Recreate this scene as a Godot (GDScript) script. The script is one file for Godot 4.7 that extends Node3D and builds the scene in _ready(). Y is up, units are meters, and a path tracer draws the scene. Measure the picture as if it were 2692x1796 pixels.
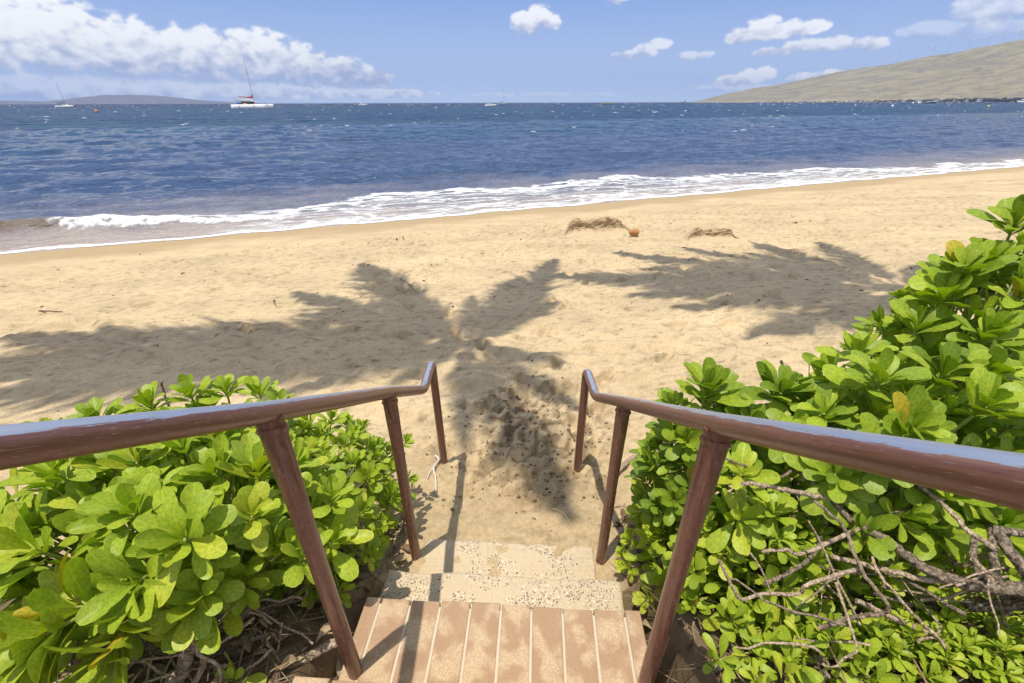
extends Node3D

# ---------------------------------------------------------------- helpers
var rng := RandomNumberGenerator.new()
var M := {}
const SHORE_O := Vector3(0, 0, -14.6)
const ALONG := Vector3(0.933, 0, -0.36)
const OUT := Vector3(-0.36, 0, -0.933)
const STAIR_O := Vector3(-0.042, 0, -0.898)
const STAIR_R := Vector3(0.9984, 0, 0.057)
const STAIR_F := Vector3(0.057, 0, -0.9984)
const SUN := Vector3(0.155, -1.0, -0.15)
const EYE := Vector3(0, 3.05, 0)

func noise(sd: int, freq: float, kind := FastNoiseLite.TYPE_SIMPLEX_SMOOTH, oct := 1) -> FastNoiseLite:
	var n := FastNoiseLite.new()
	n.seed = sd; n.frequency = freq; n.noise_type = kind
	n.fractal_type = FastNoiseLite.FRACTAL_FBM if oct > 1 else FastNoiseLite.FRACTAL_NONE
	n.fractal_octaves = oct
	return n

func cells(sd: int, freq: float) -> FastNoiseLite:
	var n := noise(sd, freq, FastNoiseLite.TYPE_CELLULAR)
	n.cellular_return_type = FastNoiseLite.RETURN_DISTANCE
	n.cellular_distance_function = FastNoiseLite.DISTANCE_EUCLIDEAN
	n.cellular_jitter = 1.0
	return n

func ss(a: float, b: float, x: float) -> float:
	var t := clampf((x - a) / (b - a), 0.0, 1.0)
	return t * t * (3.0 - 2.0 * t)

func lin(r: float, g: float, b: float) -> Color:
	return Color(r, g, b).linear_to_srgb()

func mat(c: Color, rough := 0.7, spec := 0.5, metal := 0.0) -> StandardMaterial3D:
	var m := StandardMaterial3D.new()
	m.albedo_color = c; m.roughness = rough; m.metallic_specular = spec; m.metallic = metal
	return m

func thing(called: String, label: String, category: String, at := Vector3.ZERO, group := "") -> Node3D:
	var o := Node3D.new()
	o.name = called; o.position = at
	add_child(o, true)
	tag(o, label, category, group)
	return o

func tag(o: Node, label: String, category: String, group := "", kind := "") -> void:
	if label: o.set_meta("label", label)
	if category: o.set_meta("category", category)
	if group: o.set_meta("group", group)
	if kind: o.set_meta("kind", kind)

func node(called: String, mesh: Mesh, m: Material, parent: Node = self, at := Vector3.ZERO) -> MeshInstance3D:
	var o := MeshInstance3D.new()
	o.name = called; o.mesh = mesh; o.material_override = m; o.position = at
	parent.add_child(o, true)
	return o

func struct(called: String, mesh: Mesh, m: Material) -> MeshInstance3D:
	var o := node(called, mesh, m)
	o.set_meta("kind", "structure")
	return o

func st_new() -> SurfaceTool:
	var st := SurfaceTool.new()
	st.begin(Mesh.PRIMITIVE_TRIANGLES)
	return st

func done(st: SurfaceTool, smooth := true) -> ArrayMesh:
	if not smooth: st.set_smooth_group(-1)
	st.generate_normals()
	return st.commit()

func raw_mesh(v: PackedVector3Array, n: PackedVector3Array, ix: PackedInt32Array, uv := PackedVector2Array(), col := PackedColorArray()) -> ArrayMesh:
	var a := []
	a.resize(Mesh.ARRAY_MAX)
	a[Mesh.ARRAY_VERTEX] = v; a[Mesh.ARRAY_NORMAL] = n; a[Mesh.ARRAY_INDEX] = ix
	if uv.size(): a[Mesh.ARRAY_TEX_UV] = uv
	if col.size(): a[Mesh.ARRAY_COLOR] = col
	var m := ArrayMesh.new()
	m.add_surface_from_arrays(Mesh.PRIMITIVE_TRIANGLES, a)
	return m

# a tube through points, radii may vary; squash: optional per-point cross-section scale (x along side, y along up)
class Geo:
	var v := PackedVector3Array()
	var n := PackedVector3Array()
	var uv := PackedVector2Array()
	var ix := PackedInt32Array()
	func tube(p: PackedVector3Array, r: PackedFloat32Array, sides := 6, cap := true, squash := PackedVector2Array(), lump := 0.0) -> void:
		var side := Vector3.ZERO
		var along := 0.0
		var first := v.size()
		for i in p.size():
			var d := (p[mini(i + 1, p.size() - 1)] - p[maxi(i - 1, 0)]).normalized()
			if i == 0:
				side = d.cross(Vector3.UP if absf(d.y) < 0.95 else Vector3.RIGHT).normalized()
			else:
				side = (side - d * side.dot(d)).normalized()
				along += p[i].distance_to(p[i - 1])
			var up := side.cross(d)
			for k in sides + 1:
				var a := TAU * (k % sides) / sides
				var q := side * cos(a) * (squash[i].x if squash.size() else 1.0) + up * sin(a) * (squash[i].y if squash.size() else 1.0)
				var rr := r[i] * (1.0 + lump * sin(k % sides * 2.7 + i * 1.9 + p[0].x * 40.0))
				v.append(p[i] + q * rr)
				n.append(q.normalized())
				uv.append(Vector2(float(k) / sides, along))
		for i in p.size() - 1:
			for k in sides:
				var a := first + i * (sides + 1) + k
				var b := a + sides + 1
				ix.append_array([a, a + 1, b, a + 1, b + 1, b])
		if cap:
			for e in 2:
				var i := 0 if e == 0 else p.size() - 1
				var d := (p[1] - p[0]).normalized() * -1.0 if e == 0 else (p[i] - p[i - 1]).normalized()
				var c := v.size()
				v.append(p[i] + d * r[i] * 0.25); n.append(d); uv.append(Vector2(0.5, along))
				for k in sides:
					v.append(v[first + i * (sides + 1) + k]); n.append(d); uv.append(Vector2(0.5, along))
				for k in sides:
					var a := c + 1 + k
					var b := c + 1 + (k + 1) % sides
					if e == 0: ix.append_array([c, b, a])
					else: ix.append_array([c, a, b])
	func quad(a: Vector3, b: Vector3, c: Vector3, d: Vector3) -> void:
		var f := v.size()
		var m := (c - a).cross(b - a).normalized()
		for q in [a, b, c, d]:
			v.append(q); n.append(m); uv.append(Vector2(q.x, q.z))
		ix.append_array([f, f + 1, f + 2, f, f + 2, f + 3])
	func box(lo: Vector3, hi: Vector3) -> void:
		var c := []
		for i in 8: c.append(Vector3(hi.x if i & 1 else lo.x, hi.y if i & 2 else lo.y, hi.z if i & 4 else lo.z))
		quad(c[4], c[6], c[7], c[5]); quad(c[1], c[3], c[2], c[0]); quad(c[0], c[2], c[6], c[4])
		quad(c[5], c[7], c[3], c[1]); quad(c[6], c[2], c[3], c[7]); quad(c[0], c[4], c[5], c[1])
	func mesh() -> ArrayMesh:
		var a := []
		a.resize(Mesh.ARRAY_MAX)
		a[Mesh.ARRAY_VERTEX] = v; a[Mesh.ARRAY_NORMAL] = n; a[Mesh.ARRAY_TEX_UV] = uv; a[Mesh.ARRAY_INDEX] = ix
		var m := ArrayMesh.new()
		m.add_surface_from_arrays(Mesh.PRIMITIVE_TRIANGLES, a)
		return m

func smooth_path(pts: Array, steps := 4) -> PackedVector3Array:
	var out := PackedVector3Array()
	for i in pts.size() - 1:
		var a: Vector3 = pts[maxi(i - 1, 0)]
		var b: Vector3 = pts[i]
		var c: Vector3 = pts[i + 1]
		var d: Vector3 = pts[mini(i + 2, pts.size() - 1)]
		for k in steps:
			out.append(b.cubic_interpolate(c, a, d, float(k) / steps))
	out.append(pts[-1])
	return out

func taper(n: int, r0: float, r1: float) -> PackedFloat32Array:
	var r := PackedFloat32Array()
	for i in n: r.append(lerpf(r0, r1, float(i) / maxi(1, n - 1)))
	return r

# a height grid over rising coordinate lists; f gives the point, c (optional) the colour
func grid(xs: PackedFloat32Array, zs: PackedFloat32Array, f: Callable, c = null, keep = null) -> ArrayMesh:
	var w := xs.size()
	var h := zs.size()
	var v := PackedVector3Array()
	var n := PackedVector3Array()
	var uv := PackedVector2Array()
	var col := PackedColorArray()
	v.resize(w * h); n.resize(w * h); uv.resize(w * h)
	var tint: bool = c != null
	if tint: col.resize(w * h)
	var k := 0
	for j in h:
		var z := zs[j]
		for i in w:
			v[k] = f.call(xs[i], z)
			uv[k] = Vector2(xs[i], z)
			k += 1
	k = 0
	var up := (v[w] - v[0]).cross(v[1] - v[0]).y > 0.0
	for j in h:
		var j0 := maxi(j - 1, 0) * w
		var j1 := mini(j + 1, h - 1) * w
		for i in w:
			var m := (v[j1 + i] - v[j0 + i]).cross(v[j * w + mini(i + 1, w - 1)] - v[j * w + maxi(i - 1, 0)]).normalized()
			n[k] = m if up else -m
			if tint: col[k] = c.call(xs[i], zs[j], v[k], n[k])
			k += 1
	var ix := PackedInt32Array()
	var gate: bool = keep != null
	for j in h - 1:
		for i in w - 1:
			var a := j * w + i
			if gate and not keep.call(xs[i], zs[j]): continue
			if up: ix.append_array([a, a + 1, a + w, a + 1, a + w + 1, a + w])
			else: ix.append_array([a, a + w, a + 1, a + 1, a + w, a + w + 1])
	return raw_mesh(v, n, ix, uv, col)

func steps(parts: Array) -> PackedFloat32Array:   # [from, to, step, to, step ...]
	var o := PackedFloat32Array()
	var x: float = parts[0]
	var k := 1
	while k < parts.size():
		var last: float = parts[k]
		var by: float = parts[k + 1]
		while x < last - 1e-5:
			o.append(x)
			x += by
		x = last
		k += 2
	o.append(x)
	return o

func seamless(n: FastNoiseLite, size: int) -> PackedByteArray:
	return n.get_seamless_image(size, size, false, false, 0.15).get_data()

func tex(size: Vector2i, data: PackedByteArray, f := Image.FORMAT_RGB8) -> ImageTexture:
	return ImageTexture.create_from_image(Image.create_from_data(size.x, size.y, false, f, data))

func noise_tex(n: FastNoiseLite, size := 512) -> ImageTexture:
	return ImageTexture.create_from_image(n.get_seamless_image(size, size, false, false, 0.15))

# ---------------------------------------------------------------- ready
func _ready() -> void:
	rng.seed = 11
	# camera
	var cam := Camera3D.new()
	cam.name = "camera"
	add_child(cam)
	cam.position = EYE
	cam.rotation = Vector3(-atan(0.5482), 0, 0)
	cam.rotate_object_local(Vector3(0, 0, 1), -0.0026)
	cam.fov = rad_to_deg(2.0 * atan(0.784))
	cam.near = 0.05
	cam.far = 90000.0
	cam.current = true
	# sky, air, exposure
	var we := WorldEnvironment.new()
	we.name = "environment"
	var env := Environment.new()
	env.background_mode = Environment.BG_SKY
	var sky := Sky.new()
	var pan := PanoramaSkyMaterial.new()
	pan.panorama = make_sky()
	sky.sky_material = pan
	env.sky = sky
	env.tonemap_mode = Environment.TONE_MAPPER_LINEAR
	env.tonemap_exposure = 1.1
	env.background_energy_multiplier = 1.0
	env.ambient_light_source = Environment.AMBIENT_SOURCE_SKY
	env.sdfgi_enabled = true
	env.ssao_enabled = true
	env.ssil_enabled = true
	env.fog_enabled = true
	env.fog_density = 0.000045
	env.fog_light_color = Color(0.68, 0.80, 1.0)
	we.environment = env
	add_child(we)
	# sun
	var sun := DirectionalLight3D.new()
	sun.name = "sun"
	add_child(sun)
	sun.look_at_from_position(Vector3.ZERO, SUN, Vector3(0, 0, -1))
	sun.light_energy = 1.28
	sun.light_color = Color(1.0, 0.965, 0.9)
	sun.light_angular_distance = 0.53
	sun.shadow_enabled = true

	var t0 := Time.get_ticks_msec()
	materials()
	build_sand()
	print("sand ", Time.get_ticks_msec() - t0)
	build_sea()
	print("sea ", Time.get_ticks_msec() - t0)
	build_hills()
	print("hills ", Time.get_ticks_msec() - t0)
	build_stairs()
	build_rails()
	build_palms()
	print("palms ", Time.get_ticks_msec() - t0)
	build_shrubs()
	print("shrubs ", Time.get_ticks_msec() - t0)
	build_boats()
	build_beach_things()
	print("all ", Time.get_ticks_msec() - t0)

# ---------------------------------------------------------------- sky
func make_sky() -> ImageTexture:
	var W := 4096
	var H := 2048
	var col := Image.create(1, 1024, false, Image.FORMAT_RGBF)
	for j in 1024:
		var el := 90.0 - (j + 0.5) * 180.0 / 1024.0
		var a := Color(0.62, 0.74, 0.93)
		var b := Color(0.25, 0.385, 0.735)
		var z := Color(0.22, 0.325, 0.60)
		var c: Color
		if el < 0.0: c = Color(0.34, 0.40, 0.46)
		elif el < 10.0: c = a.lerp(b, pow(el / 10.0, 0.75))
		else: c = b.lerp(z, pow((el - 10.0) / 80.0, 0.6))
		col.set_pixel(0, j, c.linear_to_srgb())
	col.resize(1, H, Image.INTERPOLATE_BILINEAR)
	col.convert(Image.FORMAT_RGB8)
	col.resize(W, H, Image.INTERPOLATE_NEAREST)
	var d := col.get_data()
	var n1 := noise(3, 0.55, FastNoiseLite.TYPE_SIMPLEX_SMOOTH, 6)
	n1.fractal_gain = 0.56
	var n2 := noise(8, 0.28, FastNoiseLite.TYPE_SIMPLEX_SMOOTH, 4)
	# each cloud: base elevation, kind, then lobes (azimuth, elevation, half width, half height)
	var clouds := [
		[0.1, 0.85, [-60, 1.0, 20, 1.3], [-40, 1.1, 18, 1.3], [-26, 1.1, 11, 1.1], [-15, 0.9, 8, 0.6]],
		[1.25, 1.0, [-58, 4.6, 9, 3.4], [-47, 5.0, 7, 3.7], [-41, 4.9, 5.5, 3.4], [-36.5, 4.2, 5, 3.0], [-31, 4.0, 5.5, 2.8], [-26, 4.0, 5, 2.9], [-22.3, 3.3, 3.8, 2.5], [-18.5, 2.8, 4.0, 1.8], [-15.0, 2.3, 3.0, 1.0]],
		[6.4, 0.9, [1.6, 7.5, 2.0, 1.3], [3.0, 7.9, 1.9, 1.3], [4.3, 7.5, 1.4, 0.8]],
		[8.9, 0.85, [11.2, 9.6, 2.2, 0.9], [13, 9.8, 1.5, 0.8]],
		[3.9, 0.75, [12.6, 4.4, 1.9, 0.6], [14.4, 4.8, 1.5, 0.8], [15.9, 5.4, 1.4, 0.6]],
		[3.8, 0.6, [19.0, 4.2, 1.8, 0.5], [20.4, 4.3, 1.2, 0.4]],
		[4.9, 0.9, [23.6, 5.7, 1.8, 0.9], [25.4, 6.3, 2.0, 1.2], [27.6, 6.1, 2.2, 0.9], [29.6, 6.2, 1.6, 0.7]],
		[4.0, 0.8, [26.6, 4.3, 2.0, 0.5], [29.0, 4.6, 2.2, 0.8], [31.5, 4.7, 2.2, 0.8], [34.2, 4.6, 1.9, 0.7]],
		[1.35, 1.0, [23.2, 1.9, 1.6, 0.7], [25.0, 2.2, 1.6, 0.95], [26.4, 2.4, 1.3, 0.9]],
		[1.7, 1.0, [29.8, 2.0, 1.8, 0.6], [32.0, 2.2, 1.8, 0.6]],
		[0.9, 0.5, [22.0, 1.2, 3.0, 0.5], [26.0, 1.2, 3.2, 0.5]],
		[5.0, 0.6, [41.8, 6.6, 3.2, 1.6], [45.0, 7.2, 4.5, 2.2], [49.0, 6.6, 5.0, 2.0]],
		[4.6, 0.35, [38.5, 5.2, 3.0, 0.9], [43, 5.0, 4.0, 0.9]],
		[0.5, 0.35, [4.0, 0.75, 4.0, 0.35], [10.0, 0.7, 3.0, 0.3], [-2.0, 0.8, 3.0, 0.3]],
	]
	var r := RandomNumberGenerator.new()
	r.seed = 5
	for i in 34:   # the rest of the sky goes on in the same way
		var az := r.randf_range(54.0, 296.0)
		var base := 1.2 + 13.0 * pow(r.randf(), 1.4)
		var big := r.randf_range(0.5, 1.0) * (1.0 + base * 0.05)
		var cl := [base, r.randf_range(0.7, 1.0)]
		var x := az
		for k in r.randi_range(3, 6):
			cl.append([x, base + big * r.randf_range(0.6, 1.6), big * r.randf_range(2.0, 3.6), big * r.randf_range(0.9, 1.9)])
			x += big * r.randf_range(2.0, 3.4)
		clouds.append(cl)
	for i in 84:   # above the frame: unseen clouds added to whiten the skylight and rail reflections
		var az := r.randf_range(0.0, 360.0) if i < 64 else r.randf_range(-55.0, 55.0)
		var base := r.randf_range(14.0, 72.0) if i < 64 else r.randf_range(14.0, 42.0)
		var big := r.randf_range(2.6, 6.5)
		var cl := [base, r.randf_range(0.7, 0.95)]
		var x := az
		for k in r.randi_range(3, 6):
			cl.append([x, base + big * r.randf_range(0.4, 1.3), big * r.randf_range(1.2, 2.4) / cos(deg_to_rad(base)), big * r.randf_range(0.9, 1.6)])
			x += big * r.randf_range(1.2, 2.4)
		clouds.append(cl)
	for cl in clouds:
		var base: float = cl[0]
		var amount: float = cl[1]
		var lo := Vector2(1e9, 1e9)
		var hi := Vector2(-1e9, -1e9)
		for k in range(2, cl.size()):
			var e: Array = cl[k]
			lo = lo.min(Vector2(e[0] - e[2] * 1.35, e[1] - e[3] * 1.35))
			hi = hi.max(Vector2(e[0] + e[2] * 1.35, e[1] + e[3] * 1.35))
		lo.y = maxf(lo.y, base - 0.35)
		hi.y = minf(hi.y, 88.0)
		var tall := maxf(hi.y - base, 0.5)
		var i0 := int(floor(lo.x / 360.0 * W))
		var i1 := int(ceil(hi.x / 360.0 * W))
		var j0 := int(floor((90.0 - hi.y) / 180.0 * H))
		var j1 := mini(int(ceil((90.0 - lo.y) / 180.0 * H)), H / 2 - 1)
		var detail := 1.0 if base < 14.0 else 0.35
		var L := []
		for k in range(2, cl.size()): L.append(Vector4(cl[k][0], cl[k][1], 1.0 / cl[k][2], 1.0 / cl[k][3]))
		for j in range(j0, j1 + 1):
			var el := 90.0 - (j + 0.5) * 180.0 / H
			for i in range(i0, i1 + 1):
				var az := (i + 0.5) * 360.0 / W
				var s := 0.0
				for e: Vector4 in L:
					var dx := (az - e.x) * e.z
					var dy := (el - e.y) * e.w
					var q := 1.0 - dx * dx - dy * dy
					if q > s: s = q
				if s <= 0.0: continue
				var nz := n1.get_noise_2d(az * detail * 1.1, el * detail * 1.9)
				var nb := n2.get_noise_2d(az * detail * 1.2 + 50.0, el * detail * 2.2)
				var dens := s * 1.15 + (nz * 1.0 + nb * 0.4) * minf(1.0, s * 2.6) * (1.05 - 0.5 * s) - (0.13 if base < 1.5 else 0.08)
				dens *= ss(base - 0.3, base + 0.45, el + nb * 0.5)
				if dens <= 0.0: continue
				var al := ss(0.0, 0.58, dens) * amount
				var up := (el - base) / tall
				var lit := ss(-0.02, 0.50, up + nz * 0.27 + nb * 0.24)
				var cr := lerpf(0.42, 1.0, lit)
				var cg := lerpf(0.47, 1.0, lit)
				var cb := lerpf(0.65, 1.0, lit)
				var at := (j * W + posmod(i, W)) * 3
				# mix in linear light, keep bytes in sRGB
				var o := Color8(d[at], d[at + 1], d[at + 2]).srgb_to_linear()
				var m := o.lerp(Color(cr, cg, cb), al).linear_to_srgb()
				d[at] = int(m.r * 255.0); d[at + 1] = int(m.g * 255.0); d[at + 2] = int(m.b * 255.0)
	return tex(Vector2i(W, H), d)

# ---------------------------------------------------------------- materials
func materials() -> void:
	# sand: grains of three tones and a fine relief
	var S := 512
	var a := seamless(noise(21, 0.35), S)
	var b := seamless(noise(22, 0.06, FastNoiseLite.TYPE_SIMPLEX_SMOOTH, 3), S)
	var d := PackedByteArray()
	d.resize(S * S * 3)
	for i in S * S:
		var g := 0.92 + 0.20 * (a[i] / 255.0 - 0.5) + 0.16 * (b[i] / 255.0 - 0.5) + rng.randf_range(-0.08, 0.06)
		if rng.randf() < 0.012: g -= 0.3
		var v := int(clampf(g, 0.0, 1.0) * 255.0)
		d[i * 3] = v; d[i * 3 + 1] = v - 2; d[i * 3 + 2] = v - 6
	var sand := mat(Color.WHITE, 0.95, 0.25)
	sand.vertex_color_use_as_albedo = true
	sand.albedo_texture = tex(Vector2i(S, S), d)
	sand.uv1_triplanar = true; sand.uv1_world_triplanar = true
	sand.uv1_scale = Vector3.ONE * 0.9
	sand.heightmap_enabled = true
	sand.heightmap_texture = noise_tex(noise(23, 0.05, FastNoiseLite.TYPE_SIMPLEX_SMOOTH, 5))
	sand.heightmap_scale = 0.5
	M.sand = sand
	# water
	var w := mat(Color.WHITE, 0.08, 0.28)
	w.vertex_color_use_as_albedo = true
	w.uv1_scale = Vector3(1.0 / 14.0, 1.0 / 9.0, 1.0)
	w.heightmap_enabled = true
	var wn := noise(31, 0.012, FastNoiseLite.TYPE_SIMPLEX_SMOOTH, 5)
	wn.fractal_gain = 0.55
	w.heightmap_texture = noise_tex(wn, 1024)
	w.heightmap_scale = 26.0
	M.water = w
	var wf: StandardMaterial3D = w.duplicate()
	wf.uv1_scale = Vector3(1.0 / 60.0, 1.0 / 36.0, 1.0)
	wf.heightmap_scale = 200.0
	wf.roughness = 0.28
	wf.metallic_specular = 0.21
	M.far_water = wf
	M.foam = mat(lin(0.76, 0.78, 0.80), 0.85, 0.3)
	M.bubbles = M.foam.duplicate()
	M.bubbles.vertex_color_use_as_albedo = true
	M.bubbles.transparency = BaseMaterial3D.TRANSPARENCY_ALPHA
	# painted steel: brown gloss paint with scuffs and pinholes
	var P := 512
	var sc := seamless(noise(41, 0.02, FastNoiseLite.TYPE_SIMPLEX_SMOOTH, 4), P)
	var pd := PackedByteArray(); pd.resize(P * P * 3)
	var pr := PackedByteArray(); pr.resize(P * P * 3)
	for i in P * P:
		var n := sc[i] / 255.0
		var worn := ss(0.68, 0.80, n) * 0.35
		if rng.randf() < 0.0012: worn = 0.9
		var c := Color(0.46, 0.305, 0.255).lerp(Color(0.60, 0.46, 0.40), worn)
		c = c.lerp(Color(0.40, 0.255, 0.21), 0.5 * ss(0.5, 0.3, n))
		pd[i * 3] = int(c.r * 255); pd[i * 3 + 1] = int(c.g * 255); pd[i * 3 + 2] = int(c.b * 255)
		var rr := int(clampf(0.26 + 0.5 * worn + 0.12 * (n - 0.5), 0.05, 1.0) * 255)
		pr[i * 3] = rr; pr[i * 3 + 1] = rr; pr[i * 3 + 2] = rr
	for k in 60:   # scratches
		var x := rng.randf() * P
		var y := rng.randf() * P
		var dx := rng.randf_range(-0.5, 0.5)
		for q in rng.randi_range(6, 26):
			x += dx; y += 1.0
			var at := (posmod(int(y), P) * P + posmod(int(x), P)) * 3
			pd[at] = 175; pd[at + 1] = 140; pd[at + 2] = 124
	var paint := mat(Color.WHITE, 1.0, 0.6)
	paint.albedo_texture = tex(Vector2i(P, P), pd)
	paint.roughness_texture = tex(Vector2i(P, P), pr)
	paint.uv1_scale = Vector3(1.0, 2.2, 1.0)
	M.post = paint
	# the grips are worn to bare bright steel along the top, with a ragged edge of paint
	var RW := 256
	var RH := 1024
	var wn0 := noise(44, 1.0, FastNoiseLite.TYPE_SIMPLEX_SMOOTH, 4)
	var rd := PackedByteArray(); rd.resize(RW * RH * 3)
	var rr2 := PackedByteArray(); rr2.resize(RW * RH * 3)
	var rm := PackedByteArray(); rm.resize(RW * RH * 3)
	for y in RH:
		var along := (y + 0.5) / RH * 3.8
		var half := lerpf(0.135, 0.085, ss(1.3, 2.4, along)) + 0.02 * wn0.get_noise_1d(along * 5.0)
		for x in RW:
			var u := (x + 0.5) / RW
			var e := absf(u - 0.25)
			var rag := wn0.get_noise_2d(u * 40.0, along * 14.0) * 0.028 + wn0.get_noise_2d(u * 160.0, along * 60.0) * 0.010
			var bare := ss(0.004, -0.004, e - half + rag)
			if bare < 0.5 and wn0.get_noise_2d(u * 60.0 + 7.0, along * 30.0) > 0.52: bare = 0.6
			var at := (y * RW + x) * 3
			var src := ((y / 2 % P) * P + (x * 2 % P)) * 3
			var paintc := Color8(pd[src], pd[src + 1], pd[src + 2])
			var streak := wn0.get_noise_2d(u * 300.0, along * 6.0) * 0.05
			var c := paintc.lerp(Color(0.80 + streak, 0.82 + streak, 0.85 + streak), bare)
			if bare < 0.5 and wn0.get_noise_2d(u * 30.0 + 50.0, along * 9.0) > 0.36 and e < half + 0.10: c = c.lerp(Color(0.36, 0.20, 0.12), 0.7)
			rd[at] = int(c.r * 255); rd[at + 1] = int(c.g * 255); rd[at + 2] = int(c.b * 255)
			var ro := int(lerpf(0.30, 0.38 + streak, bare) * 255)
			rr2[at] = ro; rr2[at + 1] = ro; rr2[at + 2] = ro
			var me := int(bare * 235)
			rm[at] = me; rm[at + 1] = me; rm[at + 2] = me
	var top := mat(Color.WHITE, 1.0, 0.6, 1.0)
	top.albedo_texture = tex(Vector2i(RW, RH), rd)
	top.roughness_texture = tex(Vector2i(RW, RH), rr2)
	top.metallic_texture = tex(Vector2i(RW, RH), rm)
	top.uv1_scale = Vector3(1.0, 1.0 / 3.8, 1.0)
	M.rail = top
	# tile: brown clay under scattered sand
	var T := 512
	var t1 := seamless(noise(51, 0.009, FastNoiseLite.TYPE_SIMPLEX_SMOOTH, 4), T)
	var t2 := seamless(noise(52, 0.22), T)
	for kind in 3:
		var td := PackedByteArray(); td.resize(T * T * 3)
		for i in T * T:
			var n := t1[i] / 255.0
			var g := t2[i] / 255.0
			var c := Color(0.68, 0.565, 0.455).lerp(Color(0.60, 0.48, 0.375), g * 0.6)
			var sandy := ss(0.36, 0.68, n + (0.04 if kind == 1 else -0.02 if kind == 2 else 0.0))
			if rng.randf() < 0.45 + 0.45 * g: c = c.lerp(Color(0.84, 0.765, 0.63), sandy * rng.randf_range(0.45, 0.95))
			if rng.randf() < 0.03 * sandy: c = Color(0.96, 0.90, 0.80)
			td[i * 3] = int(c.r * 255); td[i * 3 + 1] = int(c.g * 255); td[i * 3 + 2] = int(c.b * 255)
		var tm := mat(Color.WHITE, 0.85, 0.3)
		tm.albedo_texture = tex(Vector2i(T, T), td)
		tm.uv1_triplanar = true; tm.uv1_world_triplanar = true
		tm.uv1_scale = Vector3.ONE * (1.6 + 0.13 * kind)
		tm.uv1_offset = Vector3(0.31, 0.17, 0.23) * kind
		tm.heightmap_enabled = true
		tm.heightmap_texture = noise_tex(noise(53, 0.12, FastNoiseLite.TYPE_SIMPLEX_SMOOTH, 3), 256)
		tm.heightmap_scale = 0.25
		M["tile%d" % kind] = tm
	M.grout = mat(lin(0.56, 0.485, 0.375), 0.95, 0.2)
	# washed concrete with dark and pale pebbles showing through a skin of sand
	var cd := PackedByteArray(); cd.resize(T * T * 3)
	var k1 := seamless(noise(61, 0.008, FastNoiseLite.TYPE_SIMPLEX_SMOOTH, 3), T)
	for i in T * T:
		var c := Color(0.83, 0.76, 0.64).lerp(Color(0.73, 0.66, 0.55), t2[i] / 255.0)
		cd[i * 3] = int(c.r * 255); cd[i * 3 + 1] = int(c.g * 255); cd[i * 3 + 2] = int(c.b * 255)
	for k in 7500:
		var x := rng.randi() % T
		var y := rng.randi() % T
		var bare := k1[y * T + x] / 255.0
		if rng.randf() > ss(0.49, 0.58, bare): continue
		var c := Color(0.24, 0.25, 0.31) if rng.randf() < 0.55 else Color(0.93, 0.90, 0.84) if rng.randf() < 0.6 else Color(0.52, 0.42, 0.34)
		var rr := rng.randf_range(0.8, 2.7)
		var ang := rng.randf() * PI
		for yy in range(-3, 4):
			for xx in range(-3, 4):
				var u := xx * cos(ang) + yy * sin(ang)
				var vv := (yy * cos(ang) - xx * sin(ang)) * 1.7
				if u * u + vv * vv <= rr * rr:
					var at := (posmod(y + yy, T) * T + posmod(x + xx, T)) * 3
					cd[at] = int(c.r * 255); cd[at + 1] = int(c.g * 255); cd[at + 2] = int(c.b * 255)
	var conc := mat(Color.WHITE, 0.9, 0.3)
	conc.albedo_texture = tex(Vector2i(T, T), cd)
	conc.uv1_triplanar = true; conc.uv1_world_triplanar = true
	conc.uv1_scale = Vector3.ONE * 1.35
	conc.heightmap_enabled = true
	conc.heightmap_texture = noise_tex(noise(62, 0.09, FastNoiseLite.TYPE_SIMPLEX_SMOOTH, 3), 256)
	conc.heightmap_scale = 0.5
	M.concrete = conc
	# leaf blade: paler midrib and side veins, mottled green
	var lw := 128
	var lh := 256
	var ln := noise(71, 0.03, FastNoiseLite.TYPE_SIMPLEX_SMOOTH, 3)
	var ld := PackedByteArray(); ld.resize(lw * lh * 3)
	for y in lh:
		for x in lw:
			var u := absf((x + 0.5) / lw - 0.5) * 2.0
			var v := 1.0 - (y + 0.5) / lh
			var rib := 1.0 - ss(0.015, 0.055 + 0.05 * (1.0 - v), u)
			var q := fposmod((v - u * 0.30) * 9.0, 1.0)
			var vein := (1.0 - ss(0.0, 0.10, minf(q, 1.0 - q))) * 0.22 * ss(0.95, 0.3, u)
			var n := ln.get_noise_2d(x, y) * 0.16 - 0.25 * ss(0.35, 0.5, ln.get_noise_2d(x * 3.0 + 90.0, y * 3.0))
			var c := Color(0.90 + n, 0.92 + n * 0.7, 0.80 + n)
			c = c.lerp(Color(1.0, 1.0, 0.86), maxf(rib * 0.95, vein))
			c = c.lerp(Color(0.98, 0.98, 0.75), ss(0.93, 1.0, u) * 0.4)
			var at := (y * lw + x) * 3
			ld[at] = int(clampf(c.r, 0, 1) * 255); ld[at + 1] = int(clampf(c.g, 0, 1) * 255); ld[at + 2] = int(clampf(c.b, 0, 1) * 255)
	var leaf_tex := tex(Vector2i(lw, lh), ld)
	var tints := [Color(0.50, 0.60, 0.065), Color(0.43, 0.535, 0.06), Color(0.345, 0.455, 0.055), Color(0.255, 0.36, 0.05), Color(0.60, 0.64, 0.08), Color(0.66, 0.50, 0.06)]
	for k in tints.size():
		var m := mat(tints[k].linear_to_srgb(), 0.46, 0.42)
		m.albedo_texture = leaf_tex
		m.backlight_enabled = true
		m.backlight = Color(0.74, 0.80, 0.30)
		m.cull_mode = BaseMaterial3D.CULL_DISABLED
		M["leaf%d" % k] = m
	var mm := mat(Color.WHITE, 0.45, 0.4)
	mm.albedo_texture = leaf_tex
	mm.vertex_color_use_as_albedo = true
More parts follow.
